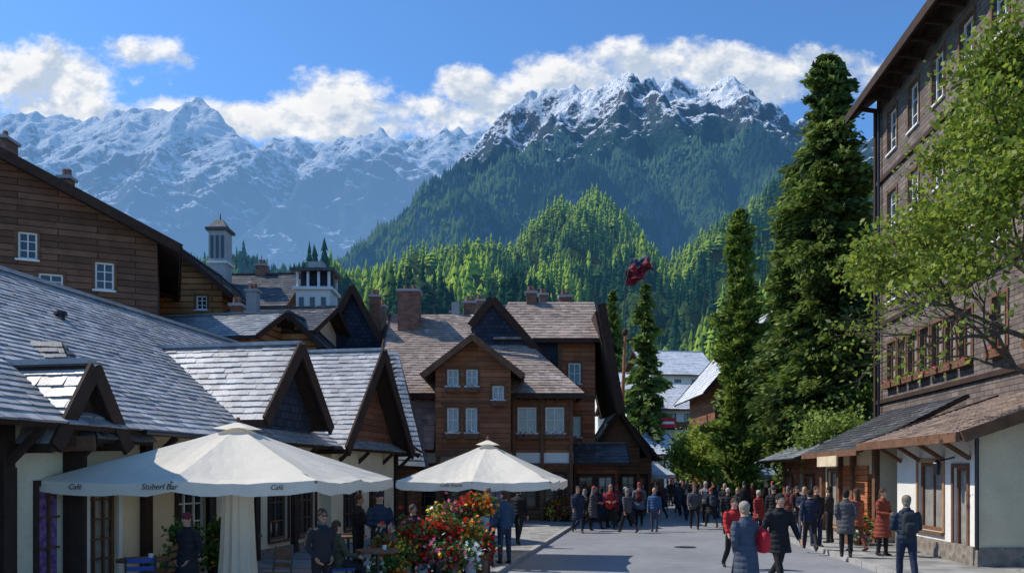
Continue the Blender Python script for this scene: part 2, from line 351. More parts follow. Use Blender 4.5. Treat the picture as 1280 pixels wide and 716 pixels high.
for px,Y,c,hd_ in cr:
    X=(px-640)*Y/1000*1.0
    fem=random.random()<.45
    zz=R if (X>.1*Y+6.4 and Y<46) else (.1 if X<.18*Y-3.4 and Y<42 else 0)
    person(X,Y,zz,hd_+random.uniform(-45,45),random.uniform(1.58,1.86),random.choice(['walk','walk2','step','stand','walk']),jc=c,pc=random.choice([BLK,NAVY,(.05,.06,.09),BLK]),
      hc=random.choice([BLACKH,BRH,BRH,BLON,GRH]),female=fem,longhair=fem and random.random()<.6,coat=random.choice([0,0,0,.25,.4]),hat=random.choice([None,None,None,(.3,.05,.05),(.05,.05,.06),(.4,.38,.33)]),
      pack=random.choice([None,None,None,(.03,.04,.06),(.1,.02,.02)]),arm=random.choice(['down','down','pocket','hold',('pocket','down'),('down','hold')]),vox=.032)

# ---------------------------------------------------------------- building helpers
def frame(cx,cy,deg=0):
    c,s=math.cos(math.radians(deg)),math.sin(math.radians(deg))
    return lambda x,y,z: V3((cx+x*c-y*s,cy+x*s+y*c,z))
def slope(b,e0,e1,r1,r0,tm,wm=None,tw=.3,th=.27,thick=.12,part='roof',butt=.034):
    wm=wm or DWOOD; mb=b[part]; e0,e1,r1,r0=map(V3,(e0,e1,r1,r0))
    n=(e1-e0).cross(((r0+r1)/2-(e0+e1)/2))
    if n.z<0: e0,e1,r0,r1=e1,e0,r1,r0; n=-n
    n.normalize(); off=n*thick
    tri=(r0-r1).length<.02
    q=[e0,e1,r1] if tri else [e0,e1,r1,r0]
    mb.prism([p-off for p in q],q,wm)
    L=((r0+r1)/2-(e0+e1)/2).length; nr=max(2,int(L/th))
    for j in range(nr):
        v0=j/nr; v1=min(1,(j+1.12)/nr)
        a0=e0.lerp(r0,v0);b0=e1.lerp(r1,v0);a1=e0.lerp(r0,v1);b1=e1.lerp(r1,v1)
        if j==0:
            dd=(e0-r0).normalized()*.05; a0=a0+dd;b0=b0+dd
        wd=(b0-a0).length
        if wd<.05: continue
        nc=max(1,round(wd/tw)); cuts=[0]
        for i in range(nc+1):
            u=(i+(.5 if j%2 else 0)+random.uniform(-.08,.08))/nc
            if .02<u<.985: cuts.append(u)
        cuts.append(1)
        rt=random.uniform(-.06,.06)
        for i in range(len(cuts)-1):
            u0,u1=cuts[i],cuts[i+1]; hh=butt+random.uniform(-.008,.012); t=min(1,max(0,random.gauss(.5+rt,.15)))
            A=a0.lerp(b0,u0);B=a0.lerp(b0,u1);C=a1.lerp(b1,u1);D=a1.lerp(b1,u0)
            k=random.uniform(-.012,.012)*(b0-a0).normalized().cross(n)
            mb.f([A+n*hh+k,B+n*hh+k,C+n*.01,D+n*.01],tm,t); mb.f([A+k,B+k,B+n*hh+k,A+n*hh+k],tm,t*.6)
    return n
def wall(b,p0,p1,z0,z1,opens,m,fm=None,fdepth=.14):
    fm=fm or WHITE; W=b['walls'];G=b['windows']
    p0=V3((p0[0],p0[1],0));p1=V3((p1[0],p1[1],0));d=p1-p0;L=d.length;d.normalize();n=d.cross(V3((0,0,1)))
    P=lambda x,z,o=0:p0+d*x+V3((0,0,z))+n*o
    xs=sorted({0,L,*[o[0] for o in opens],*[o[0]+o[2] for o in opens]}); zs=sorted({z0,z1,*[o[1] for o in opens],*[o[1]+o[3] for o in opens]})
    for i in range(len(xs)-1):
        for j in range(len(zs)-1):
            cx=(xs[i]+xs[i+1])/2;cz=(zs[j]+zs[j+1])/2
            if any(o[0]<cx<o[0]+o[2] and o[1]<cz<o[1]+o[3] for o in opens): continue
            W.f([P(xs[i],zs[j]),P(xs[i+1],zs[j]),P(xs[i+1],zs[j+1]),P(xs[i],zs[j+1])],m)
    for o in opens:
        x,z,w,h=o[:4]; st=o[4] if len(o)>4 else {}
        f=st.get('f',fm);g=st.get('g',random.choice([GLASS,GLASS,CURT]));nx,nz=st.get('n',(2,2)); D=-fdepth
        for q in ([(x,z),(x+w,z)],[(x+w,z),(x+w,z+h)],[(x+w,z+h),(x,z+h)],[(x,z+h),(x,z)]):
            W.f([P(*q[0]),P(*q[0],D),P(*q[1],D),P(*q[1])],m)
        G.f([P(x,z,D+.015),P(x+w,z,D+.015),P(x+w,z+h,D+.015),P(x,z+h,D+.015)],g)
        fw=st.get('fw',.07); up=V3((0,0,1))
        def bar(xa,xb,za,zb,o0,o1,mm): G.obox(P(xa,za,o0),d*(xb-xa),n*(o1-o0),up*(zb-za),mm)
        bar(x,x+fw,z,z+h,D+.02,D+.08,f);bar(x+w-fw,x+w,z,z+h,D+.02,D+.08,f);bar(x+fw,x+w-fw,z,z+fw,D+.02,D+.08,f);bar(x+fw,x+w-fw,z+h-fw,z+h,D+.02,D+.08,f)
        for i in range(1,nx): bar(x+w*i/nx-.02,x+w*i/nx+.02,z+fw,z+h-fw,D+.02,D+.065,f)
        for i in range(1,nz): bar(x+fw,x+w-fw,z+h*i/nz-.016,z+h*i/nz+.016,D+.022,D+.06,f)
        if st.get('sill',1): bar(x-.08,x+w+.08,z-.07,z-.003,-.02,.09,st.get('s',f))
        if st.get('case'):
            c=st['case'];bar(x-.1,x-.003,z,z+h+.1,.002,.035,c);bar(x+w+.003,x+w+.1,z,z+h+.1,.002,.035,c);bar(x,x+w,z+h+.003,z+h+.1,.002,.035,c)
        if st.get('fl'):
            bar(x-.05,x+w+.05,z-.3,z-.09,.03,.25,MWOOD)
            for _ in range(int(w*60)):
                c=P(random.uniform(x-.05,x+w+.05),z-.1+random.uniform(-.1,.14),random.uniform(.04,.32)); r=random.uniform(.02,.045)
                v1=V3((random.gauss(0,1),random.gauss(0,1),random.gauss(0,1))).normalized()*r;v2=v1.orthogonal().normalized()*r
                b['flowers'].f([c-v1,c-v2,c+v1,c+v2],random.choice(FLM))
def fmat(n,c): return mat(n,c,bump=0,var=.2,trans=.25,rough=.7)
LEAFG=fmat('plant_leaf',(.04,.10,.02));FLM=[LEAFG,LEAFG,LEAFG,fmat('red_petal',(.6,.03,.02)),fmat('pink_petal',(.6,.12,.2))]
def gable(b,T,x0,x1,y0,y1,zb,ze,zr,ridge='x',oh=.5,wm=WOOD,rm=SLATE,gm=None,front=[],right=[],left=[],tw=.3,th=.27,barge=.24,bm=None,walls='frbl',ohg=None,mid=None):
    gm=gm or wm; bm=bm or DWOOD; ohg=oh if ohg is None else ohg
    cs=[T(x0,y0,0),T(x1,y0,0),T(x1,y1,0),T(x0,y1,0)]
    if 'f' in walls: wall(b,cs[0],cs[1],zb,ze,front,wm)
    if 'r' in walls: wall(b,cs[1],cs[2],zb,ze,right,wm)
    if 'b' in walls: wall(b,cs[2],cs[3],zb,ze,[],wm)
    if 'l' in walls: wall(b,cs[3],cs[0],zb,ze,left,wm)
    W=b['walls'];Tr=b['trim']
    if ridge=='x':
        m=(y0+y1)/2 if mid is None else mid
        sf=(zr-ze)/(m-y0);sb=(zr-ze)/(y1-m)
        W.f([T(x1,y0,ze),T(x1,y1,ze),T(x1,m,zr)],gm); W.f([T(x0,y1,ze),T(x0,y0,ze),T(x0,m,zr)],gm)
        lift=.12
        E=[T(x0-ohg,y0-oh,ze-oh*sf+lift),T(x1+ohg,y0-oh,ze-oh*sf+lift),T(x1+ohg,m,zr+lift),T(x0-ohg,m,zr+lift)]
        slope(b,*E,rm,tw=tw,th=th); E2=[T(x1+ohg,y1+oh,ze-oh*sb+lift),T(x0-ohg,y1+oh,ze-oh*sb+lift),T(x0-ohg,m,zr+lift),T(x1+ohg,m,zr+lift)]
        slope(b,*E2,rm,tw=tw,th=th)
        if barge:
            for s,xx in((-1,x0-ohg-.035),(1,x1+ohg+.035)):
                Tr.beam(T(xx,y0-oh,ze-oh*sf+lift-.06),T(xx,m,zr+lift-.06),.06,barge,bm); Tr.beam(T(xx+.003*s,y1+oh,ze-oh*sb+lift-.06),T(xx+.003*s,m,zr+lift-.06),.06,barge,bm)
            Tr.beam(T(x0-ohg,y0-oh-.04,ze-oh*sf+lift-.07),T(x1+ohg,y0-oh-.04,ze-oh*sf+lift-.07),.06,.14,bm)
        Tr.beam(T(x0-ohg,m,zr+lift+.05),T(x1+ohg,m,zr+lift+.05),.2,.09,rm)
    else:
        m=(x0+x1)/2 if mid is None else mid
        sl=(zr-ze)/(m-x0);sr=(zr-ze)/(x1-m)
        W.f([T(x0,y0,ze),T(x1,y0,ze),T(m,y0,zr)],gm); W.f([T(x1,y1,ze),T(x0,y1,ze),T(m,y1,zr)],gm)
        lift=.12
        slope(b,T(x0-oh,y1+ohg,ze-oh*sl+lift),T(x0-oh,y0-ohg,ze-oh*sl+lift),T(m,y0-ohg,zr+lift),T(m,y1+ohg,zr+lift),rm,tw=tw,th=th)
        slope(b,T(x1+oh,y0-ohg,ze-oh*sr+lift),T(x1+oh,y1+ohg,ze-oh*sr+lift),T(m,y1+ohg,zr+lift),T(m,y0-ohg,zr+lift),rm,tw=tw,th=th)
        if barge:
            for s,yy in((-1,y0-ohg-.035),(1,y1+ohg+.035)):
                Tr.beam(T(x0-oh,yy,ze-oh*sl+lift-.06),T(m,yy,zr+lift-.06),.06,barge,bm); Tr.beam(T(x1+oh,yy+.003*s,ze-oh*sr+lift-.06),T(m,yy+.003*s,zr+lift-.06),.06,barge,bm)
        Tr.beam(T(m,y0-ohg,zr+lift+.05),T(m,y1+ohg,zr+lift+.05),.2,.09,rm)
def chimney(b,x,y,z0,z1,w=.9,m=None):
    c=b['chimney']; m=m or BRICK; c.box(x-w/2,x+w/2,y-w/2,y+w/2,z0,z1,m); c.box(x-w/2-.08,x+w/2+.08,y-w/2-.08,y+w/2+.08,z1+.002,z1+.12,GREYC)
    for dx in(-.2,.2): c.tube([(x+dx*w,y,z1+.12),(x+dx*w,y,z1+.42)],[.1,.09],BRICK,8)

# ---------------------------------------------------------------- left street row
DW=dict(f=MWOOD,n=(2,3),case=DWOOD); b=Bld('timber_inn',(-6.9,16,0)); T=frame(-6.9,16,-10.2)
STN=mat('stained_glass',(.25,.12,.3),rough=.15,var=.9,scale=9,bump=.1,spec=.7)
op=[(3.1,.1,.95,2.1,dict(f=MWOOD,n=(1,2),g=GLASS,sill=0,case=DWOOD)),(4.6,.5,.7,1.5,dict(f=MWOOD,n=(2,3),g=STN,case=DWOOD)),(5.75,.35,.75,1.75,dict(f=MWOOD,n=(3,5),g=CURT,case=WHITE)),
    (8.35,.45,1.1,1.5,dict(f=WHITE,n=(3,4),case=DWOOD)),(10.3,.4,1.0,1.5,DW),(12.3,.5,1.0,1.45,DW),(14.0,.5,1.05,1.45,dict(f=MWOOD,n=(3,3),case=DWOOD)),(16.2,.1,1.0,2.1,dict(f=MWOOD,n=(1,3),sill=0,case=DWOOD)),(18.4,.5,1.1,1.4,DW),(20.6,.5,1.0,1.4,DW)]
gable(b,T,-10.8,0,-8,14.2,0,3.35,6.8,ridge='y',oh=.75,wm=CREAM,gm=WOOD,rm=SLATE,right=op,tw=.24,th=.2,mid=-5.4,barge=.3)
tr=b['trim']
for s in [-7.9,-6.2,-4.1,-2.75,-.75,1.5,3.5,5.6,8.0,9.6,11.9,14.1]:
    tr.obox(T(.003,s-.11,0),T(.13,s-.11,0)-T(.003,s-.11,0),T(0,s+.11,0)-T(0,s-.11,0),V3((0,0,2.95)),DWOOD)
    tr.beam(T(.1,s,2.35),T(.68,s,2.88),.1,.1,DWOOD)
tr.beam(T(.09,-8,3.05),T(.09,14.2,3.05),.16,.22,DWOOD); tr.beam(T(.05,-8,.17),T(.05,14.2,.17),.09,.3,STONE)
def cross(b,T,s,half,zf,za,x1,x0,rm,gm,oh=.45,barge=.34):
    gable(b,T,x0,x1,s-half,s+half,zf-.35,zf,za,ridge='x',oh=.3,ohg=oh,wm=gm,rm=rm,walls='frb',barge=barge,tw=.24,th=.2)
cross(b,T,-3.0,.55,3.0,3.85,.45,-1.0,SLATE,DWOOD,oh=.22,barge=.26)
cross(b,T,4.5,1.6,3.65,5.35,.3,-4.6,SLATE,DSL)
gable(b,T,-5.2,.35,7.4,13,.0,3.15,6.05,ridge='x',oh=.35,ohg=.6,wm=CREAM,gm=WOOD,rm=SLATE,tw=.24,th=.2,barge=.4,right=[(1.0,.5,1.2,1.4,DW),(3.2,.5,1.2,1.4,DW)],front=[])
tr.tube([T(-3.4,1.2,5.0),T(-3.4,1.2,5.75)],[.09,.09],METAL,8); tr.tube([T(-3.4,1.2,5.72),T(-3.4,1.2,5.8)],[.15,.13],METAL,8)
for s0,s1 in((-1.9,2.6),(6.4,7.0)):
    tr.tube([T(.83,s0,2.93),T(.83,s1,2.93)],[.055,.055],METAL,8)
tr.tube([T(.83,1.3,2.9),T(.4,1.3,2.6),T(.18,1.3,2.4),T(.18,1.3,.1)],[.04]*4,METAL,8)
e0,e1=V3((-10.6,12.2,2.62)),V3((-6.75,13,2.8)); r0,r1=V3((-11.2,14.6,4.65)),V3((-8.4,14.9,4.65))
slope(b,e0,e1,r1,r0,SLATE_P,part='porch_roof',tw=.24,th=.2); slope(b,e1,V3((-6.5,14.6,2.8)),r1,r1,SLATE_P,part='porch_roof',tw=.24,th=.2)
b['porch_roof'].beam(e0-V3((0,.05,.1)),e1-V3((0,.05,.1)),.08,.24,MWOOD)
b['walls'].prism([(-11,12.6,0),(-7.15,13.3,0),(-7.3,13.6,0),(-11.1,13.1,0)],[(-11,12.6,2.55),(-7.15,13.3,2.7),(-7.3,13.6,2.7),(-11.1,13.1,2.55)],CREAM)
for q in(.995,.72,.3): 
    p=V3((-11,12.6,0)).lerp(V3((-7.15,13.3,0)),q); tr.box(p.x-.11,p.x+.11,p.y-.12,p.y-.005,0,2.6,DWOOD)
tr.box(-9.1,-8.25,12.78,12.88,.0,2.1,MWOOD)
b.done()

b=Bld('slate_roof_house',(-6,33,0))
RT=SLATE_B
slope(b,(-8.5,30.6,2.75),(-3.35,31.0,2.5),(-4.95,34.6,7.5),(-8.5,34.6,7.5),RT,th=.24,tw=.26)
slope(b,(-3.35,31.0,2.5),(-3.6,34.6,2.5),(-4.95,34.6,7.5),(-4.95,34.6,7.5),RT,th=.24,tw=.26)
b['walls'].box(-8.4,-3.9,31.4,34.5,0,2.9,WOOD)
wall(b,(-8.4,31.38),(-3.88,31.38),0,2.8,[(2.2,.6,.9,1.2,DW),(3.4,.6,.8,1.2,DW)],WOOD)
b.done()

# big brown house upper left (its long side is turned away)
b=Bld('brown_gabled_house',(-20,33,0)); T=frame(-13.75,31,23)
ww=dict(f=WHITE,n=(2,3),case=MWOOD)
gable(b,T,-12.6,0,0,9,0,11.15,14.1,ridge='y',oh=.85,ohg=.7,wm=BROWNW,rm=SLATE_D,barge=.35,front=[(7.95,10.05,.62,1.0,ww),(8.6,8.75,.8,.85,ww),(10.45,9.15,.65,1.05,ww),(3.5,10,.7,1,ww)])
p=T(-5.5,2,0); chimney(b,p.x,p.y,13,14.9,.8); p=T(-3.2,1.2,0); chimney(b,p.x,p.y,12,13.5,.4)
p=T(-7.3,1.4,0); chimney(b,p.x,p.y,13,14.6,.5,GREYC)
b['trim'].beam(T(-12.6,-.05,8.1),T(0,-.05,8.1),.1,.25,DWOOD)
b.done()

b=Bld('log_cabin_house',(-16.5,41,0)); T=frame(-16.5,40)
gable(b,T,-2.3,2.0,0,5,0,11.5,13.3,ridge='y',oh=.8,wm=LOG,rm=SLATE_D,front=[(3.0,10.4,.55,.7,ww)])
b['trim'].beam((-18.8,39.93,10.1),(-14.5,39.93,10.1),.1,.2,DWOOD)
for i in range(14): b['trim'].beam((-18.7+i*.31,39.6,9.2),(-18.7+i*.31,39.6,10.0),.05,.05,MWOOD,up=(0,1,0))
b['trim'].beam((-18.8,39.6,10.05),(-14.5,39.6,10.05),.09,.09,MWOOD); b['trim'].box(-18.8,-14.5,39.5,40,9.0,9.15,DWOOD)
b.done()
b=Bld('dark_roof_house',(-15.8,46,0)); T=frame(-15.6,45,-4)
gable(b,T,-2.6,2.6,0,6,0,11.8,14.0,ridge='x',oh=.6,wm=WOOD,rm=SLATE_D)
tw_=b['turret']; tw_.box(-17.45,-16.45,46,47,13,16.2,GREYC); tw_.box(-17.6,-16.3,45.85,47.15,16.2,16.36,SLATE_D)
for xx in(-17.25,-16.95,-16.65): tw_.box(xx-.08,xx+.08,45.96,45.998,14.6,15.9,GLASS)
tw_.box(-17.55,-16.35,45.9,47.1,14.3,14.42,WHITE)
tw_.prism([(-17.5,45.95,16.36),(-16.4,45.95,16.36),(-16.4,47.05,16.36),(-17.5,47.05,16.36)],[(-17.15,46.3,16.9),(-16.75,46.3,16.9),(-16.75,46.7,16.9),(-17.15,46.7,16.9)],SLATE_D)
tw_.tube([(-16.95,46.5,16.9),(-16.95,46.5,17.3)],[.05,.02],METAL,6)
chimney(b,-15,48,13,14.6,.6)
b.done()
b=Bld('cream_chalet',(-11.3,37,0)); T=frame(-11.2,36,-6)
gable(b,T,-2.2,2.0,0,5,0,8.7,10.0,ridge='x',oh=.6,wm=CREAM,rm=SLATE_D,front=[(.6,7.2,.6,.9,ww),(2.4,7.2,.6,.9,ww)])
gable(b,T,.4,2.7,-.6,1.2,6,8.0,9.1,ridge='y',oh=.4,wm=LOG,rm=SLATE_D,front=[(.8,7.0,.5,.7,ww)])
chimney(b,-12.3,38,9,10.8,.5,GREYC)
b.done()
b=Bld('steep_dark_house',(-8,42,0)); T=frame(-7.9,40,6)
gable(b,T,-1.6,1.5,0,5,0,8.4,11.4,ridge='y',oh=.35,wm=DSL,rm=SLATE_D,barge=.3,front=[(1.2,7.5,.5,.7,ww)])
chimney(b,-7.0,41,9,11.2,.5)
b.done()
b=Bld('bell_tower',(-10.8,44,0)); t=b['tower']; tx=-11.75
t.box(tx,tx+1.85,43.5,45.4,0,12.2,STUC); t.box(tx-.15,tx+2.0,43.35,45.55,12.2,12.36,WHITE)
for xx in(0,.58,1.16,1.72): t.box(tx+xx,tx+xx+.13,43.5,43.63,12.36,13.2,WHITE); t.box(tx+xx,tx+xx+.13,45.27,45.4,12.36,13.2,WHITE)
t.box(tx+.2,tx+1.65,43.75,45.2,12.36,13.15,DSL); t.box(tx-.25,tx+2.1,43.25,45.65,13.2,13.36,SLATE_D)
for xx in(.3,.9,1.5):
    for zz in(11.0,9.4): t.box(tx+xx-.13,tx+xx+.13,43.46,43.498,zz,zz+.8,GLASS); t.box(tx+xx-.18,tx+xx+.18,43.44,43.496,zz-.12,zz-.02,WHITE)
t.box(tx-.05,tx+1.9,43.45,45.45,10.4,10.5,WHITE)
t.box(tx+.5,tx+1.3,44.1,44.9,13.36,13.9,GREYC)
b.done()
b=Bld('dark_eaves_house',(-10,39,0)); T=frame(-9.8,38,10)
gable(b,T,-1.8,1.6,0,5,0,7.3,8.6,ridge='x',oh=.5,wm=LOG,rm=SLATE_D); b.done()
b=Bld('timber_cottage',(-14,33,0)); T=frame(-13.0,33,-10)
gable(b,T,-2.4,2.4,0,4,0,7.9,9.0,ridge='x',oh=.5,wm=LOG,rm=SLATE_B,front=[(3.4,7.0,.5,.7,ww)]); chimney(b,-12.2,35.5,8.6,9.6,.45); b.done()
b=Bld('small_dormer_house',(-6.6,50,0)); T=frame(-7.2,50,-8)
gable(b,T,-2.0,2.4,0,5,0,9.9,12.2,ridge='x',oh=.5,wm=WOOD,rm=SLATE_B); gable(b,T,-.6,.6,-.6,2.2,9.4,10.9,11.7,ridge='y',oh=.25,wm=CREAM,rm=SLATE_D,front=[(.35,10.1,.5,.6,ww)]); chimney(b,-8.5,52,11.4,13,.6); b.done()

# ---------------------------------------------------------------- hotel
b=Bld('timber_hotel',(-1,38,0)); T=frame(0,0)
hw=dict(f=WHITE,n=(2,2),case=MWOOD,fl=1,g=CURT); hw2=dict(f=WHITE,n=(2,2),case=MWOOD,fl=1)
wall(b,(-5,36),(2.75,36),3.15,6.1,[(5.25,4.05,.85,1.15,hw),(6.5,4.05,.85,1.15,hw)],WOOD_R)
wall(b,(-5,35.99),(2.75,35.99),2.63,3.15,[],STUC)
gf=[(.5,.7,1.1,1.5,DW),(2.1,.7,1.1,1.5,DW),(3.7,.15,1.1,2.2,dict(f=MWOOD,n=(2,3),sill=0)),(5.2,.7,.9,1.5,DW),(6.45,.7,.9,1.5,DW)]
wall(b,(-5,36),(2.75,36),0,2.63,gf,WOOD); wall(b,(-5,42),(-5,36),0,6.1,[(3,4,.9,1.1,hw2)],CREAM); wall(b,(2.75,36),(2.75,44),0,6.1,[(2,4,.9,1.2,hw2),(5,4,.9,1.2,hw2)],WOOD_R)
slope(b,(-6.2,35.4,5.75),(3.25,35.4,5.75),(-.8,41,10.35),(-6.2,41,10.35),CLAY,tw=.26,th=.22)
slope(b,(3.25,35.4,5.75),(3.25,46,5.75),(-.8,41,10.35),(-.8,41,10.35),CLAY)
slope(b,(-6.2,46.6,5.75),(3.2,46.6,5.75),(-.8,41,10.35),(-6.2,41,10.35),CLAY)
b['walls'].f([(-5.3,36,5.9),(-5.3,46,5.9),(-5.3,41,10.2)],WOOD)
t=b['trim']; t.beam((-6.2,35.36,5.66),(3.25,35.36,5.66),.08,.24,DWOOD)
t.beam((-6.24,35.4,5.68),(-6.24,41,10.28),.08,.3,DWOOD)
for z in(3.85,5.45,2.62): t.beam((-5,35.93,z),(2.75,35.93,z),.1,.14,MWOOD)
for x in(-4.95,.1,1.35,2.65): t.beam((x,35.92,.1),(x,35.92,5.7),.16,.13,MWOOD,up=(0,1,0))
for i in range(20): t.beam((-4.8+i*.4,35.95,5.5),(-4.8+i*.4,35.45,5.55),.08,.1,MWOOD)
T=frame(-1.68,34.5)
gable(b,T,-1.62,1.62,0,3.6,3.1,6.7,7.95,ridge='y',oh=.55,wm=WOOD_R,rm=CLAY,barge=.26,bm=MWOOD,front=[(.5,6.0,.5,.72,hw),(1.32,6.0,.5,.72,hw),(.5,4.0,.5,1.05,hw),(1.3,4.0,.5,1.05,hw),(2.45,5.4,.5,.6,hw)])
b['walls'].f([(-3.3,34.5,3.1),(-.06,34.5,3.1),(-.06,36,3.1),(-3.3,36,3.1)],DWOOD)
for x in(-3.2,-.16): t.beam((x,34.6,0.1),(x,34.6,3.1),.18,.18,MWOOD,up=(0,1,0))
t.beam((-3.3,34.44,3.1),(-.06,34.44,3.1),.1,.3,MWOOD); t.beam((-3.3,34.44,5.3),(-.06,34.44,5.3),.06,.1,MWOOD)
slope(b,(-5.6,34.9,3.3),(-3.4,34.9,3.3),(-3.4,36,5.9),(-5.6,36,5.9),CLAY)
chimney(b,-5.15,40.2,9,11.25,1.05); chimney(b,-2.2,41.6,10,11.0,.6)
b['chimney'].box(-3.1,-2.7,41,41.4,10,11,GREYC)
b['chimney'].tube([(-1.4,39.6,8.6),(-1.4,39.6,10.6)],[.06,.06],METAL,8)
t.tube([(-5.4,41.2,10.3),(-5.4,41.2,12.6)],[.02,.015],METAL,5); t.tube([(-5.9,41.2,12.2),(-4.9,41.2,12.2)],[.012,.012],METAL,4); t.tube([(-5.75,41.2,12.45),(-5.05,41.2,12.45)],[.012,.012],METAL,4)
b.done()
b=Bld('tall_gabled_house',(2,42,0)) 
wall(b,(-.9,39),(2.3,39),6,9.05,[],DSL); wall(b,(2.3,39),(4.05,39),0,9.05,[(.45,6.6,.6,1.0,hw2),(.45,4.0,.6,1.0,hw2)],WOOD_R)
wall(b,(4.05,39),(4.05,44),0,9.05,[(2,6.5,.8,1,hw2),(2,4,.8,1,hw2)],WOOD_R)
slope(b,(-.9,38.5,8.7),(4.35,38.5,8.7),(4.25,41.5,11.1),(-.2,41.5,11.1),CLAY); slope(b,(4.35,44.6,8.7),(-.9,44.6,8.7),(-.2,41.5,11.1),(4.25,41.5,11.1),CLAY)
b['walls'].f([(4.05,39,9.05),(4.05,44,9.05),(4.05,41.5,11)],WOOD_R)
slope(b,(5.15,38.2,5.3),(5.15,44.8,5.3),(4.2,44.8,10),(4.2,38.2,10.0),SLATE_D,thick=.25)
t=b['trim']
t.beam((-.95,38.4,10.6),(2.6,38.4,6.5),.12,.36,DWOOD); t.beam((-.95,38.41,10.6),(-2.0,38.41,9.3),.12,.36,DWOOD)
b['walls'].f([(-2.0,38.6,9.2),(-.95,38.6,6),(2.3,38.6,6.6),(-.95,38.6,10.5)],DSL)
t.beam((4.25,38.15,10.3),(5.2,38.12,5.1),.14,.42,DWOOD,up=(1,0,0)); t.beam((1.0,38.44,8.62),(4.35,38.44,8.62),.07,.22,DWOOD)
t.beam((2.32,38.94,.1),(2.32,38.94,8.9),.18,.12,MWOOD,up=(0,1,0))
t.beam((2.4,38.93,5.9),(4.05,38.93,5.9),.1,.2,MWOOD); t.beam((2.4,38.93,3.3),(4.05,38.93,3.3),.1,.2,MWOOD)
chimney(b,1.0,41.5,10.8,11.5,.5); chimney(b,2.8,42,10.8,11.4,.6)
b.done()
b=Bld('rear_slate_roof_house',(.5,47,0)); T=frame(.3,46)
gable(b,T,-2.6,2.6,0,5,0,10.5,12.2,ridge='x',oh=.4,wm=WOOD,rm=SLATE_B); chimney(b,-1.9,48,11.5,12.5,.5); chimney(b,-3.5,49,9.5,12.0,.5); chimney(b,1.9,48.6,12,13,.5); b.done()

b=Bld('timber_shop',(5,42,0)); T=frame(5.5,42)
gable(b,T,-1.0,1.2,0,4,0,3.7,5.4,ridge='y',oh=.45,wm=WOOD,gm=MWOOD,rm=SLATE_D,front=[(.25,.7,.7,1.4,DW),(1.25,.7,.7,1.4,DW)]); b.done()
b=Bld('timber_shop',(6.6,47,0)); T=frame(7.0,47)
gable(b,T,-1.3,1.2,0,5,0,3.4,4.9,ridge='y',oh=.4,wm=WOOD_R,rm=SLATE_B,front=[(.3,.7,.8,1.4,DW),(1.4,.7,.8,1.4,DW)]); b.done()
b=Bld('timber_shop',(4.3,38,0)); T=frame(3.9,37.2)
gable(b,T,-1,1.0,0,2,0,2.9,3.5,ridge='x',oh=.5,wm=WOOD,gm=DWOOD,rm=SLATE_D,front=[(.2,.6,.7,1.5,DW),(1.1,.6,.7,1.5,DW)]); b.done()

# far white chalets
fw=dict(f=MWOOD,n=(2,2),g=GLASS)
b=Bld('white_chalet',(16,87,0)); T=frame(16.4,86,8)
gable(b,T,-4.2,3.6,0,9,0,9.6,12.3,ridge='x',oh=1,wm=STUC,rm=SNOWT,tw=.5,th=.4,front=[(a,z,.9,1.1,fw) for a in(.8,2.6,4.6,6.4) for z in(7.6,4.8,2.0)])
b['trim'].box(12.3,19.4,84.6,85.3,6.9,7.05,DWOOD); b['trim'].box(12.3,19.4,84.5,84.57,7.05,7.7,MWOOD)
b.done()
s=Bld('red_shop_sign',(15.9,84,0)); s['board'].box(15.4,17.3,84.2,84.35,7.05,8.1,mat('red_sign_paint',(.5,.02,.03),rough=.5,bump=.05)); s['lettering'].box(15.65,17.05,84.14,84.19,7.45,7.7,WHITE); s.done()
b=Bld('white_chalet',(24,111,0)); T=frame(23,110,10)
gable(b,T,-4,4.5,0,10,0,16.3,19.7,ridge='x',oh=1,wm=STUC,rm=SNOWT,tw=.6,th=.5,front=[(a,z,1,1.2,fw) for a in(1,3.3,5.8) for z in(14,11)]); b.done()
b=Bld('grey_roof_chalet',(12.5,96,0)); T=frame(13.2,95,0)
gable(b,T,-3.0,2.2,0,9,0,12,14.6,ridge='x',oh=1,wm=STUC,rm=SNOWT,tw=.6,th=.5,front=[(a,z,1,1.2,fw) for a in(1,3) for z in(9.5,6.5)]); b.done()
b=Bld('timber_chalet',(14,71,0)); T=frame(13.6,80,14)
gable(b,T,-2.2,2.4,0,5,0,4.6,6.3,ridge='x',oh=.8,wm=STUC,rm=SNOWT,gm=WOOD,tw=.4,th=.35,front=[(a,2.9,.8,1.0,fw) for a in(.5,1.9,3.3)]+[(.5,.6,3.4,1.6,dict(f=MWOOD,n=(4,1)))]); b.done()
b=Bld('dark_timber_chalet',(16,57,0)); T=frame(16.8,56,0)
gable(b,T,-2.6,4,0,8,0,8.8,13.2,ridge='y',oh=1.0,wm=WOOD,rm=SNOWT,mid=1.2,tw=.4,th=.35,front=[(.6,6.4,.8,1.1,fw),(.6,3.4,.8,1.1,fw)]); b.done()

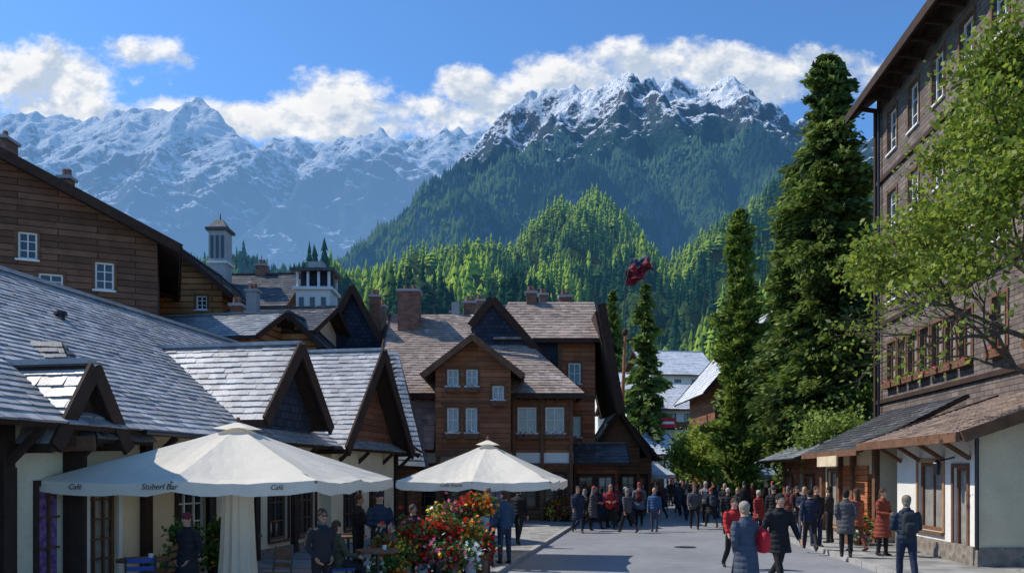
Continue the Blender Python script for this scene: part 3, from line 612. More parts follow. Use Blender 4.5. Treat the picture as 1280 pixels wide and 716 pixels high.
# ---------------------------------------------------------------- tall right building  facade X=.1Y+12.1
b=Bld('tall_shingled_hotel',(16,28,0)); ang=-math.degrees(math.atan(.1)); T=frame(15.5,34,ang)
RW=dict(f=WHITE,n=(2,3),case=MWOOD,g=GLASS); RW2=dict(f=MWOOD,n=(2,3),case=MWOOD,g=CURT,fl=1)
ops=[]
for s_ in np.arange(1.3,18,2.15):
    s_=float(s_)
    ops+= [(s_,15.2,.95,1.7,RW),(s_,12.2,.95,1.4,RW),(s_,9.2,.95,1.5,RW),(s_,5.95,.85,1.55,RW2)]
    if s_<6: ops+=[(s_+1.12,5.95,.75,1.55,RW2)]
p0=T(0,0,0);p1=T(0,-19,0)
wall(b,p0,p1,0,18.2,ops,SHING,fdepth=.2); wall(b,T(0,-19,0),T(11,-19,0),0,18.2,[],SHING); wall(b,T(11,0,0),T(0,0,0),0,18.2,[],SHING)
slope(b,T(-.95,.8,17.75),T(-.95,-19.8,17.75),T(5.5,-19.8,22.8),T(5.5,.8,22.8),SLATE_D,tw=.4,th=.35,thick=.25)
slope(b,T(11.9,.8,17.75),T(11.9,-19.8,17.75),T(5.5,-19.8,22.8),T(5.5,.8,22.8),SLATE_D,tw=.4,th=.35)
b['walls'].f([T(0,0,18.2),T(11,0,18.2),T(5.5,0,22.5)],SHING)
t=b['trim']; t.beam(T(-1,.8,17.62),T(-1,-19.8,17.62),.1,.36,DWOOD)
for z in(14.4,11.4,8.4,5.2): t.beam(T(-.05,0,z),T(-.05,-19,z),.1,.16,DWOOD)
for s_ in np.arange(.5,19,1.1): t.beam(T(-.05,-float(s_),17.35),T(-.85,-float(s_),17.5),.1,.16,DWOOD)
t.beam(T(-.04,-.1,0),T(-.04,-.1,17.6),.16,.2,DWOOD,up=(1,0,0))
t.tube([T(-.12,-.6,4.5),T(-.12,-.6,17.4)],[.06,.06],METAL,8)
b.done()
b=Bld('stucco_shop_wing',(10.8,20,0))
F=lambda Y,o=0:(.1*Y+8.7+o,Y)
wall(b,F(22.8),F(18),.12,3.35,[(1.5,.75,1.5,1.75,dict(f=MWOOD,n=(2,1),case=mat('pale_oak',(.36,.2,.1),bump=.3),g=CURT,s=MWOOD,fw=.1)),(3.6,.45,.7,1.9,dict(f=MWOOD,n=(1,1),case=MWOOD,sill=0))],STUC)
wall(b,F(18),(16,18),.12,3.35,[(3.1,.9,1.2,1.4,RW2)],CREAM)
b['walls'].prism([(10.44,17.94,0),(16,17.94,0),(16,18.1,0),(10.44,18.1,0)],[(10.44,17.94,.55),(16,17.94,.55),(16,18.0,.55),(10.44,18.0,.55)],STONE)
b['walls'].beam((10.99-.02,22.8,.3),(10.5-.03,18.1,.3),.08,.5,STONE)
slope(b,(.1*17.3+7.95,17.3,3.08),(.1*23.8+7.95,23.8,3.08),(.1*23.8+12.3,23.8,4.55),(.1*17.3+12.3,17.3,4.55),CLAY,tw=.26,th=.2,thick=.16)
t=b['trim']; t.beam((9.63,17.28,3.0),(10.28,23.8,3.0),.1,.22,MWOOD); t.beam((9.7,17.24,3.0),(14,17.24,4.46),.08,.26,MWOOD); t.beam((10.33,23.84,3.0),(14.6,23.84,4.46),.08,.26,DWOOD)
for Y in(18.4,19.8,21.2,22.5): t.beam((.1*Y+8.69,Y,2.55),(.1*Y+8.05,Y,2.95),.09,.09,MWOOD)
t.tube([(10.4,17.9,.5),(10.4,17.9,3.0)],[.045,.045],METAL,8)
t.tube([(10.2,19.2,2.5),(10.62,19.2,2.6)],[.02,.02],METAL,6); b['lantern'].tube([(10.2,19.2,2.18),(10.2,19.2,2.45),(10.2,19.2,2.55)],[.07,.1,.02],METAL,6)
b.done()
ORG=mat('orange_timber_door',(.42,.15,.06),kind='planks',row=.18,bw=3,bump=.5)
b=Bld('timber_shopfront',(11.5,27,0))
wall(b,F(30),F(24.2),.12,3.0,[(.6,.3,1.3,2.0,dict(f=MWOOD,n=(2,1),g=CURT,case=MWOOD)),(4.3,.7,1.0,1.4,dict(f=MWOOD,n=(2,2),case=MWOOD))],CREAM)
b['door'].beam((11.33,26.3,1.3),(11.2,25.1,1.3),.1,2.3,ORG); b['door'].beam((11.46,27.6,1.3),(11.36,26.5,1.3),.1,2.3,ORG)
for Y in(24.3,26.4,27.8,29.9): b['trim'].beam((.1*Y+8.62,Y,.12),(.1*Y+8.62,Y,3),.16,.2,MWOOD,up=(0,1,0))
slope(b,(.1*24+8.0,24.0,2.95),(.1*30.3+8.0,30.3,2.95),(.1*30.3+11.3,30.3,4.6),(.1*24+11.3,24,4.6),SLATE_D,tw=.28,th=.24)
b['trim'].beam((10.36,24,2.86),(11.0,30.3,2.86),.08,.2,MWOOD)
wall(b,F(24.2),(14,24.2),.12,3.6,[],CREAM)
SG=mat('cream_sign_board',(.6,.5,.34),bump=.1); b['sign_board'].beam((.1*27+8.0,28.0,2.62),(.1*25+7.9,25.6,2.62),.05,.34,SG)
b.done()
b=Bld('timber_shopfront',(12.3,33,0))
wall(b,F(36.5),F(30.6),.12,2.9,[(.6,.5,1.2,1.6,DW),(2.4,.2,1.0,2.1,dict(f=MWOOD,n=(1,2),sill=0)),(4,.5,1.2,1.6,DW)],WOOD)
slope(b,(.1*30.4+7.7,30.4,2.8),(.1*36.8+7.7,36.8,2.8),(.1*36.8+10.8,36.8,4.1),(.1*30.4+10.8,30.4,4.1),SLATE_B); wall(b,F(30.6),(14,30.6),.12,3.4,[],WOOD)
b.done()
def stall(x,y,w,c):
    s=Bld('market_stall',(x,y,0)); cm=mat('stall_canvas_%d'%int(c[0]*100),c,trans=.2,bump=.2); f=s['frame']
    for dx in(-w/2,w/2):
        for dy in(-1,1): f.tube([(x+dx,y+dy,0),(x+dx,y+dy,2.2)],[.04,.04],METAL,6)
    c_=s['canopy']
    P_=[(x-w/2-.2,y-1.3,2.15),(x+w/2+.2,y-1.3,2.15),(x+w/2+.2,y+1.3,2.15),(x-w/2-.2,y+1.3,2.15)]; A=(x-w*.2,y,3.0);B=(x+w*.2,y,3.0)
    c_.f([P_[0],P_[1],B,A],cm);c_.f([P_[2],P_[3],A,B],cm);c_.f([P_[3],P_[0],A],cm);c_.f([P_[1],P_[2],B],cm)
    for a,bb in((0,1),(1,2),(2,3),(3,0)): c_.f([V3(P_[a])-V3((0,0,.25)),V3(P_[bb])-V3((0,0,.25)),P_[bb],P_[a]],cm)
    s['counter'].box(x-w/2,x+w/2,y-1.0,y-.6,.1,.95,MWOOD)
    for q in range(8): s['goods'].ell((x-w/2+w*(q+.5)/8,y-.8,1.02),(.1,.12,.1),random.choice(FLM),6,5)
    s.done()
stall(8.2,51,3,(.5,.55,.6)); stall(10.9,63,3,(.45,.5,.55)); stall(9.3,57,2.6,(.62,.62,.6)); stall(14.2,45,2.6,(.3,.35,.38))

# ---------------------------------------------------------------- umbrellas
def umbrella(x,y,half,ze,za,z0,rot):
    b=Bld('cafe_umbrella',(x,y,z0)); c=b['canopy']; T=frame(x,y,rot)
    def rim(a,k=1.0):
        ca,sa=math.cos(a),math.sin(a); r=half/max(abs(ca),abs(sa)); return ca*r*k,sa*r*k
    NA=64;NR=10
    def P(i,j):
        a=2*math.pi*i/NA; t=j/NR*.97+.03; u=(i%8)/8; sag=math.sin(math.pi*u)*.1*t*half/2.4
        rx,ry=rim(a,t); k=1-.035*math.sin(math.pi*u)*t
        z=za-(za-ze)*(t**.93)-sag*(.6 if j==NR else 1)+.008*math.sin(i*2.7+j*1.9)*t; return T(rx*k,ry*k,z)
    G=[[P(i,j) for i in range(NA)] for j in range(NR+1)]
    for j in range(NR):
        for i in range(NA): c.f([G[j][i],G[j+1][i],G[j+1][(i+1)%NA],G[j][(i+1)%NA]],CANVAS)
    v=b['valance']
    def drop(i): return .17+.04*abs(math.sin(math.pi*i/4))
    for i in range(NA):
        p,q=G[NR][i],G[NR][(i+1)%NA]; v.f([p-V3((0,0,drop(i))),q-V3((0,0,drop(i+1))),q,p],CANVAS)
    vt=b['vent_cap']
    for i in range(16):
        a0,a1=2*math.pi*i/16,2*math.pi*(i+1)/16
        vt.f([T(*[q*.14 for q in rim(a0)],za-.05),T(*[q*.14 for q in rim(a1)],za-.05),T(0,0,za+.08)],CANVAS)
    fr=b['frame']; fr.tube([(x,y,z0),(x,y,za+.1)],[.045,.035],MWOOD,10); fr.ell((x,y,za+.12),(.04,.04,.05),MWOOD)
    for i in range(0,NA,8):
        p=G[NR][i]-V3((0,0,.03)); fr.beam((x,y,za-.1),p,.035,.035,MWOOD); m=V3((x,y,za-.1)).lerp(p,.5); fr.beam((x,y,ze-.25),m,.025,.025,MWOOD)
    fr.tube([(x,y,z0),(x,y,z0+.12),(x,y,z0+.14)],[.45,.42,.05],GREYC,16)
    return b,T
ux,uy=-5.05,14.75
b,T=umbrella(ux,uy,2.32,2.1,3.08,.1,-6)
w=b['cloth_wrap']; N_=24;rows=[]
for z,r in((.25,.34),(.7,.3),(1.2,.28),(1.7,.26),(2.1,.3),(2.25,.2)):
    rows.append([V3((ux+math.cos(2*math.pi*i/N_)*r*(1+.12*math.sin(i*2.4)),uy+math.sin(2*math.pi*i/N_)*r*(1+.12*math.cos(i*3.1)),z)) for i in range(N_)])
for j in range(5):
    for i in range(N_): w.f([rows[j][i],rows[j][(i+1)%N_],rows[j+1][(i+1)%N_],rows[j+1][i]],CANVAS)
e=b.done(())
def text_on(parent,T,s,lx,half,z,size,rotz):
    cu=bpy.data.curves.new('lettering','FONT'); cu.body=s; cu.size=size; cu.extrude=.003; cu.align_x='CENTER'; cu.shear=.3
    o=link(bpy.data.objects.new('lettering',cu)); p=T(lx,-half-.02,z); o.location=p-parent.location; o.rotation_euler=(math.pi/2,0,math.radians(rotz)); cu.materials.append(BLACKP); o.parent=parent
text_on(e,T,'Stuberl Bar',-.2,2.32,1.96,.13,-6); text_on(e,T,'Café',-1.6,2.32,1.96,.12,-6); text_on(e,T,'Café',1.7,2.32,1.96,.11,-6)
b,T=umbrella(-.62,20.6,1.86,2.03,3.0,.1,-10); e=b.done(())
text_on(e,T,'Café Stube',-.5,1.86,1.9,.12,-10)

# ---------------------------------------------------------------- cafe furniture
BLUP=mat('blue_chair_fabric',(.03,.06,.2),bump=.2)
def chair(x,y,z,rot,c=None):
    s=Bld('cafe_chair',(x,y,z)); T=frame(x,y,rot); c=c or MWOOD
    for a,b2 in((-.2,-.2),(.2,-.2),(-.2,.2),(.2,.2)): s['legs'].tube([T(a,b2,z),T(a*.95,b2*.95,z+.44)],[.018,.02],METAL,6)
    s['seat'].obox(T(-.22,-.22,z+.44),T(.22,-.22,0)-T(-.22,-.22,0),T(-.22,.22,0)-T(-.22,-.22,0),V3((0,0,.04)),c)
    for a in(-.2,.2): s['backrest'].tube([T(a,-.21,z+.46),T(a,-.27,z+.9)],[.018,.016],METAL,6)
    for h in(.6,.72,.84): s['backrest'].beam(T(-.2,-.24,z+h),T(.2,-.24,z+h),.02,.07,c)
    s.done()
def table(x,y,z):
    s=Bld('cafe_table',(x,y,z)); s['top'].tube([(x,y,z+.71),(x,y,z+.75)],[.4,.4],MWOOD,20); s['pedestal'].tube([(x,y,z),(x,y,z+.03),(x,y,z+.05),(x,y,z+.71)],[.24,.22,.03,.03],METAL,10)
    s['cups'].tube([(x+.12,y,z+.751),(x+.12,y,z+.83)],[.03,.04],WHITE,10); s.done()
for (x,y,h) in((-3.0,13.9,60),(-2.2,18,140),(-1.75,18.3,200),(-1.2,18.6,180)): chair(x,y,.1,-h,BLUP)
chair(-5.5,11.9,.1,20,BLUP);chair(-3.9,13.0,.1,150);chair(-6,13.6,.1,90);table(-5.9,12.8,.1);table(-2.4,14.3,.1);table(-2.0,17.3,.1);table(-3.6,17.6,.1);chair(-4.1,17.7,.1,-80)

# ---------------------------------------------------------------- plants & flowers
def quads(C,S,rs,elong=1.8,dirs=None):
    n=len(C); a=rs.normal(size=(n,3))
    if dirs is not None: a=a*.45+dirs*1.0
    a/=np.linalg.norm(a,axis=1,keepdims=True)+1e-9; r=rs.normal(size=(n,3)); b_=np.cross(a,r); b_/=np.linalg.norm(b_,axis=1,keepdims=True)+1e-9
    S=np.asarray(S).reshape(-1,1); a=a*S*elong/2; b_=b_*S/2
    return np.stack([C-a,C-b_,C+a,C+b_],1)
def quadmesh(name,Q,mats,MI,Tn):
    n=len(Q); me=bpy.data.meshes.new(name); me.vertices.add(n*4); me.vertices.foreach_set('co',Q.reshape(-1).astype(np.float32))
    me.loops.add(n*4); me.loops.foreach_set('vertex_index',np.arange(n*4,dtype=np.int32)); me.polygons.add(n)
    me.polygons.foreach_set('loop_start',np.arange(0,n*4,4,dtype=np.int32)); me.polygons.foreach_set('loop_total',np.full(n,4,np.int32))
    for m in mats: me.materials.append(m)
    me.polygons.foreach_set('material_index',np.asarray(MI,np.int32)); a=me.attributes.new('tint','FLOAT','FACE'); a.data.foreach_set('value',np.asarray(Tn,np.float32))
    me.update(calc_edges=True); return link(bpy.data.objects.new(name,me))
PET=[fmat('leaf_a',(.06,.14,.03)),fmat('petal_red',(.65,.03,.015)),fmat('petal_orange',(.85,.24,.02)),fmat('petal_yellow',(.85,.55,.05)),fmat('petal_pink',(.65,.14,.24)),fmat('petal_white',(.8,.8,.75))]
def flowers(name,x,y,z,w,h,n,bal=.5,seed=1):
    rs=np.random.default_rng(seed); e=link(bpy.data.objects.new(name,None)); e.location=(x,y,z)
    mb=MB(); nb=max(1,int(w/.28)); C=[];M_=[];S=[]
    for i in range(nb):
        for lv in range(2):
            bx=x-w/2+w*(i+.5)/nb; by=y+(.25 if lv else -.12); bz=z+(h*.42*rs.uniform(.8,1.2) if lv else 0)
            mb.tube([(bx,by,bz),(bx,by,bz+h*.3)],[.085,.12],random.choice([METAL,BRICK,GREYC]),10)
            if lv: mb.box(bx-.13,bx+.13,by-.13,by+.13,z,bz-.005,MWOOD)
            k=n//(nb*2); c=rs.normal(size=(k,3))*np.array([.12,.12,.13])+np.array([bx,by,bz+h*.43]); C.append(c)
            colr=rs.choice([1,2,2,3,3,4,5,1]); mm=np.where(rs.random(k)<bal,np.where(rs.random(k)<.8,colr,rs.integers(1,6,k)),0); M_.append(mm); S.append(np.where(mm>0,.085,.085))
    C=np.concatenate(C);M_=np.concatenate(M_);S=np.concatenate(S)
    o=quadmesh('blossoms',quads(C,S,rs,elong=1.2),PET,M_,rs.random(len(C))); p=mb.done('pots')
    for q in(o,p): q.parent=e; q.matrix_parent_inverse=Matrix.Translation(-e.location)
flowers('flower_stand',-1.45,15.9,.1,1.6,1.15,3200,.48,3)
flowers('flower_stand',-1.05,16.9,.1,1.2,1.5,2800,.5,5)
flowers('flower_stand',-2.35,15.2,.1,.6,.75,1000,.35,6)
flowers('potted_plant',-6.1,14.6,.1,.5,1.0,1200,.06,8); flowers('potted_plant',-5.7,15.8,.1,.6,1.1,1500,.05,9)
flowers('potted_plant',2.2,35.4,.1,1.2,.9,1400,.4,11); flowers('potted_plant',10.2,23.5,.12,.6,.9,1000,.3,12)

# ---------------------------------------------------------------- trees
BARK=mat('tree_bark',(.09,.07,.055),var=.4,bump=.9,scale=6,bdist=.04)
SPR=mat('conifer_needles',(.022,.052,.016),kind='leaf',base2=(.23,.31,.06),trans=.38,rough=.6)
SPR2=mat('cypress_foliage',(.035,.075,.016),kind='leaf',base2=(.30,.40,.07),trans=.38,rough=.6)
BRD=mat('spring_leaves',(.07,.12,.018),kind='leaf',base2=(.34,.42,.06),trans=.5,rough=.5)
def conifer(name,x,y,z0,H,R,nb,per,size,m,prof=.75,start=.04,seed=0,up=.0,colm=False):
    rs=np.random.default_rng(seed); e=link(bpy.data.objects.new(name,None)); e.location=(x,y,z0)
    mb=MB(); k=9; lx=[math.sin(i*1.3+seed)*.12 for i in range(k)]
    mb.tube([(x+lx[i]*i/k,y,z0-.1+H*.96*i/(k-1)) for i in range(k)],[max(.03,H*.02*(1-i/(k-1))**.8) for i in range(k)],BARK,10)
    C=[];D=[];Tn=[]
    for i in range(nb):
        t=start+(1-start)*((i+rs.random())/nb)**.9; az=rs.random()*6.283
        if colm: rr=R*(min(1,(t+.05)*6)**.5)*(max(0,1-t)**.45)
        else: rr=R*(max(0,1-t)**prof)*min(1,.55+t*4)
        lump=.72+.3*math.sin(az*2+t*17+seed)+.2*math.sin(az*3-t*31)
        L=max(.12,rr*lump*rs.uniform(.75,1.15)); n=int(per*(.25+L/R)); s=rs.random(n)**.6
        dx,dy=math.cos(az),math.sin(az); zz=z0+H*t
        el=up+(.55 if colm else .12); droop=.0 if colm else .35
        px=x+dx*L*s; py=y+dy*L*s; pz=zz+L*s*el-droop*L*s*s
        wsp=.10+.18*L*(1-s*.5)*.5
        J=rs.normal(size=(n,3))*np.stack([wsp,wsp,wsp*.55],1)
        C.append(np.stack([px,py,pz],1)+J); D.append(np.tile([dx,dy,.35 if colm else -.25],(n,1)))
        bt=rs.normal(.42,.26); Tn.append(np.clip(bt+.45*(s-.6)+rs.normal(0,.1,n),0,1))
        if L>.7 and i%3==0: mb.tube([(x,y,zz),(x+dx*L*.5,y+dy*L*.5,zz+L*.5*el-droop*L*.25),(x+dx*L*.9,y+dy*L*.9,zz+L*.9*el-droop*L*.81)],[.03+.008*L,.02,.006],BARK,5)
    C=np.concatenate(C);D=np.concatenate(D);Tn=np.concatenate(Tn)
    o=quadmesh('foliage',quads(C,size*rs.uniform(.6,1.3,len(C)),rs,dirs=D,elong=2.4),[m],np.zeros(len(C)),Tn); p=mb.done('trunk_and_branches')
    for q in(o,p): q.parent=e; q.matrix_parent_inverse=Matrix.Translation(-e.location)
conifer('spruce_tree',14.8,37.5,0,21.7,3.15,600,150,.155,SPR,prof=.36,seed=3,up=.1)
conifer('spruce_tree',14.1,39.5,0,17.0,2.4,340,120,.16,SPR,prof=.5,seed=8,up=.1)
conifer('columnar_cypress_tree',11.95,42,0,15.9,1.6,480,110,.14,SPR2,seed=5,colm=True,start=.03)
conifer('pine_tree',14.0,84,0,22,3.6,200,70,.4,SPR,prof=.7,seed=12)
conifer('pine_tree',17,135,2,31,4.5,160,70,.6,SPR,prof=.8,seed=13)
conifer('pine_tree',20.5,62,0,19,2.8,200,70,.3,SPR,prof=.7,seed=15)
conifer('pine_tree',17.5,52,0,17,2.6,220,70,.26,SPR,prof=.7,seed=16)
def broad(name,x,y,z0,segs,seed,leafn,size,zmin,m,lean=(0,0,0),depth=6,r0=.2,spread=.62,lsig=.28):
    rr=random.Random(seed); rs=np.random.default_rng(seed); e=link(bpy.data.objects.new(name,None)); e.location=(x,y,z0); mb=MB(); tips=[]
    def br(p,d,L,r,dep):
        pts=[p];dd=d.copy()
        for i in range(3):
            dd=(dd+V3((rr.gauss(0,.13),rr.gauss(0,.13),rr.gauss(.03,.1)))).normalized(); pts.append(pts[-1]+dd*L/3)
        mb.tube(pts,[r,r*.88,r*.76,r*.66],BARK,8 if dep<3 else 5)
        if dep>=depth-2: tips.extend([(pts[1],dep),(pts[2],dep),(pts[3],dep)])
        if dep>=depth: return
        for k in range(rr.choice([2,3,3] if dep<depth-1 else [2,3])):
            ax=V3((rr.gauss(0,1),rr.gauss(0,1),rr.gauss(0,.6))).normalized(); nd=(dd+ax*spread*rr.uniform(.7,1.3)+V3(lean)*.12).normalized()
            br(pts[-1],nd,L*rr.uniform(.68,.88),r*.62,dep+1)
    for a in segs: br(V3((x,y,z0))+V3((0,0,a[3])),V3(a[:3]).normalized(),a[4],a[5],1)
    mb.tube([(x,y,z0-.1),(x+.05,y,z0+1.5),(x-.05,y,z0+max(a[3] for a in segs))],[r0*1.3,r0,r0*.75],BARK,12)
    P_=np.array([t[0][:] for t in tips]); cl=rs.random(len(P_)); pr=np.where(P_[:,2]<zmin,.10,1.0)*(.15+cl**2); pr/=pr.sum(); idx=rs.choice(len(P_),leafn,p=pr)
    C=P_[idx]+rs.normal(size=(leafn,3))*lsig; Tn=np.clip(cl[idx]*.6+.2+rs.normal(0,.15,leafn),0,1)
    o=quadmesh('leaves',quads(C,size*rs.uniform(.6,1.3,leafn),rs,elong=1.5),[m],np.zeros(leafn),Tn); p=mb.done('trunk_and_branches')
    for q in(o,p): q.parent=e; q.matrix_parent_inverse=Matrix.Translation(-e.location)
broad('street_tree',11.4,16.2,0,[(-.9,-.1,.25,3.9,1.3,.07),(-.9,.3,.6,4.6,1.3,.08),(-.6,-.3,1.0,5.4,1.3,.09),(-.25,.2,1.2,6.2,1.35,.1),(.5,0,.9,5.6,1.2,.09),(-.85,-.35,.7,5.2,1.25,.08),(-.1,-.2,1.2,7.0,1.3,.07),(-.5,.1,.9,7.2,1.1,.06)],4,30000,.085,6.0,BRD,lean=(-.7,0,.2),r0=.16,lsig=.18)
broad('leafy_shrub_tree',11.3,46,0,[(-.3,0,1,1.2,1.1,.07),(.3,.2,1,1.2,1.1,.07),(0,-.3,1,1.4,1.1,.07)],9,7000,.17,0,BRD,depth=4,r0=.1,lsig=.4)
broad('leafy_shrub_tree',13.3,52,0,[(-.3,0,1,1.2,1.3,.07),(.3,.2,1,1.2,1.1,.07)],10,6000,.2,0,BRD,depth=4,r0=.1,lsig=.5)
broad('leafy_shrub_tree',14.0,33.4,0,[(-.3,0,1,1.6,1.1,.07),(.3,.2,1,1.2,1.1,.07)],11,6000,.13,0,SPR2,depth=4,r0=.1,lsig=.4)

# ---------------------------------------------------------------- ground, road, pavements
GM=mat('ground_earth',(.12,.12,.09),scale=.4,var=.4,bump=.3)
g=MB(); g.f([(-4000,-500,0),(5000,-500,0),(5000,7000,0),(-4000,7000,0)],GM); g.done('ground')
ROAD=mat('street_paving',(.225,.23,.24),scale=.35,var=.25,bump=.5,rough=.6,spec=.4)
PAVE=mat('pavement_slabs',(.27,.265,.25),kind='brick',row=.4,bw=.6,mort=.01,bump=.3,var=.2)
KERB=mat('kerb_stone',(.33,.32,.31),bump=.3)
XL=lambda Y:.18*Y-3.4
XR=lambda Y:.1*Y+6.4
r=MB(); ys=[0]+list(range(6,122,4))
for a,c in zip(ys[:-1],ys[1:]): r.f([(XL(a),a,.004),(XR(a),a,.004),(max(XR(c),XL(c)+3),c,.004),(XL(c),c,.004)],ROAD)
r.done('street')
s=MB()
s.prism([(XR(2)+.15,2,0),(XR(2)+6,2,0),(XR(46)+6,46,0),(XR(46)+.15,46,0)],[(XR(2)+.15,2,.12),(XR(2)+6,2,.12),(XR(46)+6,46,.12),(XR(46)+.15,46,.12)],PAVE)
s.prism([(XL(2)-9,2,0),(XL(2)-.15,2,0),(XL(42)-.15,42,0),(XL(42)-12,42,0)],[(XL(2)-9,2,.1),(XL(2)-.15,2,.1),(XL(42)-.15,42,.1),(XL(42)-12,42,.1)],PAVE)
s.done('pavement')
s=MB()
for i in range(2,46):
    for X_,z,sg in((XR,.125,1),(XL,.105,-1)):
        if sg<0 and i>41: continue
        a=V3((X_(i),i+.01,0));c=V3((X_(i+1),i+.99,0)); q4=[a,a+V3((.147*sg,0,0)),c+V3((.147*sg,0,0)),c][::sg]; s.prism(q4,[q+V3((0,0,z)) for q in q4],KERB)
s.done('kerb')
s=MB(); s.tube([(5.2,24,.004),(5.2,24,.012)],[.33,.33],METAL,24); s.tube([(5.2,24,.0125),(5.2,24,.016)],[.26,.26],METAL,24); s.done('manhole_cover')

b=Bld('wooden_pole',(8.4,60,0)); b['post'].tube([(8.2,60,0),(8.3,60,8),(8.5,60,12.6)],[.16,.14,.1],mat('orange_wood_pole',(.3,.12,.05)),10); b['cap'].ell((8.5,60,12.8),(.25,.25,.3),DWOOD); b['arm'].beam((8.0,60,12.0),(9.2,60,12.3),.1,.1,DWOOD); b.done()
b=Bld('red_banner_flag',(9.4,60,17.5)); RB=mat('dark_red_fabric',(.16,.012,.02),rough=.7,bump=.4,trans=.15); NVB=mat('navy_fabric',(.03,.05,.12),rough=.7,bump=.3)
b['pole'].tube([(8.5,60,13),(8.45,60,16.2),(9.0,60,18.4)],[.05,.045,.04],METAL,6)
def flag(part,o,du,dv,nu,nv,m,A,ph):
    G=[[V3(o)+V3(du)*(i/nu)+V3(dv)*(j/nv)*(1-.25*i/nu+.15*math.sin(i*1.1+ph))+V3((.12*math.sin(j*1.3+ph),A*math.sin(i*.95+j*.5+ph),.16*math.sin(i*.8+ph+j*.3))) for i in range(nu+1)] for j in range(nv+1)]
    for j in range(nv):
        for i in range(nu): b[part].f([G[j][i],G[j][i+1],G[j+1][i+1],G[j+1][i]],m)
flag('red_cloth',(8.5,59.95,16.5),(1.95,0,.9),(.25,0,1.15),12,6,RB,.28,0)
flag('navy_cloth',(8.9,60.05,17.7),(1.4,0,.35),(.2,0,.55),10,4,NVB,.22,1.5)
flag('red_cloth_lower',(8.6,60.2,16.3),(1.5,0,.5),(-.1,0,1.0),10,5,RB,.25,2.6)
b.done(('red_cloth','navy_cloth'))

# ---------------------------------------------------------------- mountains
def vn(x,y,seed):
    ix=np.floor(x);iy=np.floor(y);fx=x-ix;fy=y-iy;fx=fx*fx*(3-2*fx);fy=fy*fy*(3-2*fy)
    h=lambda a,b:np.modf(np.abs(np.sin(a*127.1+b*311.7+seed*74.7)*43758.5453))[0]
    return (h(ix,iy)*(1-fx)+h(ix+1,iy)*fx)*(1-fy)+(h(ix,iy+1)*(1-fx)+h(ix+1,iy+1)*fx)*fy
def fbm(x,y,seed,o=5,ridged=False):
    s=0;a=.5;t=0
    for i in range(o):
        n=vn(x,y,seed+i)
        if ridged: n=1-np.abs(n*2-1)
        s=s+a*n;t+=a;a*=.5;x,y=x*1.9+y*.5+3.1,y*1.9-x*.5+7.7
    return s/t
def spurs(crest,seed,length,nz,every=1,toward=-1,drop=.25):
    rr=random.Random(seed); S=[]
    for a,c in zip(crest[:-1],crest[1:]): S.append((a,c))
    for i in range(0,len(crest),every):
        p=V3(crest[i]); q=p.copy(); ang=rr.uniform(-.6,.6); L=length*rr.uniform(.7,1.2)*p.z/nz; K=6; z0=p.z*rr.uniform(.86,.99)
        q.z=z0
        for k in range(K):
            ang+=rr.gauss(0,.28); n=V3((q.x+math.sin(ang)*L/K,q.y+toward*math.cos(ang)*L/K,z0*(1-(1-drop)*((k+1)/K)**.9)*rr.uniform(.95,1.04)))
            S.append((tuple(q),tuple(n)))
            if k>0 and k<K-1:
                sg=rr.choice([-1,1]); a2=ang+sg*rr.uniform(.6,1.1); m=q
                for kk in range(2):
                    l=L/K*rr.uniform(.6,1); m2=V3((m.x+math.sin(a2)*l,m.y+toward*math.cos(a2)*l,m.z-l*.62)); S.append((tuple(m),tuple(m2))); m=m2
            q=n
    return S
def height(X,Y,segs,sl,wa,ws,seed):
    WX=X+(fbm(X/ws,Y/ws,seed,4)-.5)*wa; WY=Y+(fbm(X/ws+9,Y/ws+4,seed+5,4)-.5)*wa
    H=np.full(X.shape,-1e9)
    for a,c in segs:
        dx,dy=c[0]-a[0],c[1]-a[1]; L2=dx*dx+dy*dy+1e-6; t=np.clip(((WX-a[0])*dx+(WY-a[1])*dy)/L2,0,1)
        d=np.hypot(WX-a[0]-t*dx,WY-a[1]-t*dy); H=np.maximum(H,a[2]+(c[2]-a[2])*t-sl*d)
    return H
def terrain(name,xr,yr,nx,ny,segs,sl,m,amp,fs,wa,ws,seed,off=.62,amp2=0,fs2=90):
    xs=np.linspace(*xr,nx);ys=np.linspace(*yr,ny);X,Y=np.meshgrid(xs,ys); H=height(X,Y,segs,sl,wa,ws,seed)
    H=H+(fbm(X/fs,Y/fs,seed+20,6,True)-off)*amp
    if amp2: H=H+(fbm(X/fs2,Y/fs2,seed+40,4,True)-.6)*amp2
    H=np.maximum(H,-5)
    V=np.stack([X,Y,H],-1).reshape(-1,3); me=bpy.data.meshes.new(name); i=np.arange(nx*ny).reshape(ny,nx)
    Fq=np.stack([i[:-1,:-1],i[:-1,1:],i[1:,1:],i[1:,:-1]],-1).reshape(-1,4); n=len(Fq)
    me.vertices.add(len(V)); me.vertices.foreach_set('co',V.ravel().astype(np.float32)); me.loops.add(n*4); me.loops.foreach_set('vertex_index',Fq.ravel().astype(np.int32)); me.polygons.add(n)
    me.polygons.foreach_set('loop_start',np.arange(0,n*4,4,dtype=np.int32)); me.polygons.foreach_set('loop_total',np.full(n,4,np.int32)); me.polygons.foreach_set('use_smooth',np.ones(n,bool))
    me.materials.append(m); me.update(calc_edges=True); link(bpy.data.objects.new(name,me)); return X,Y,H
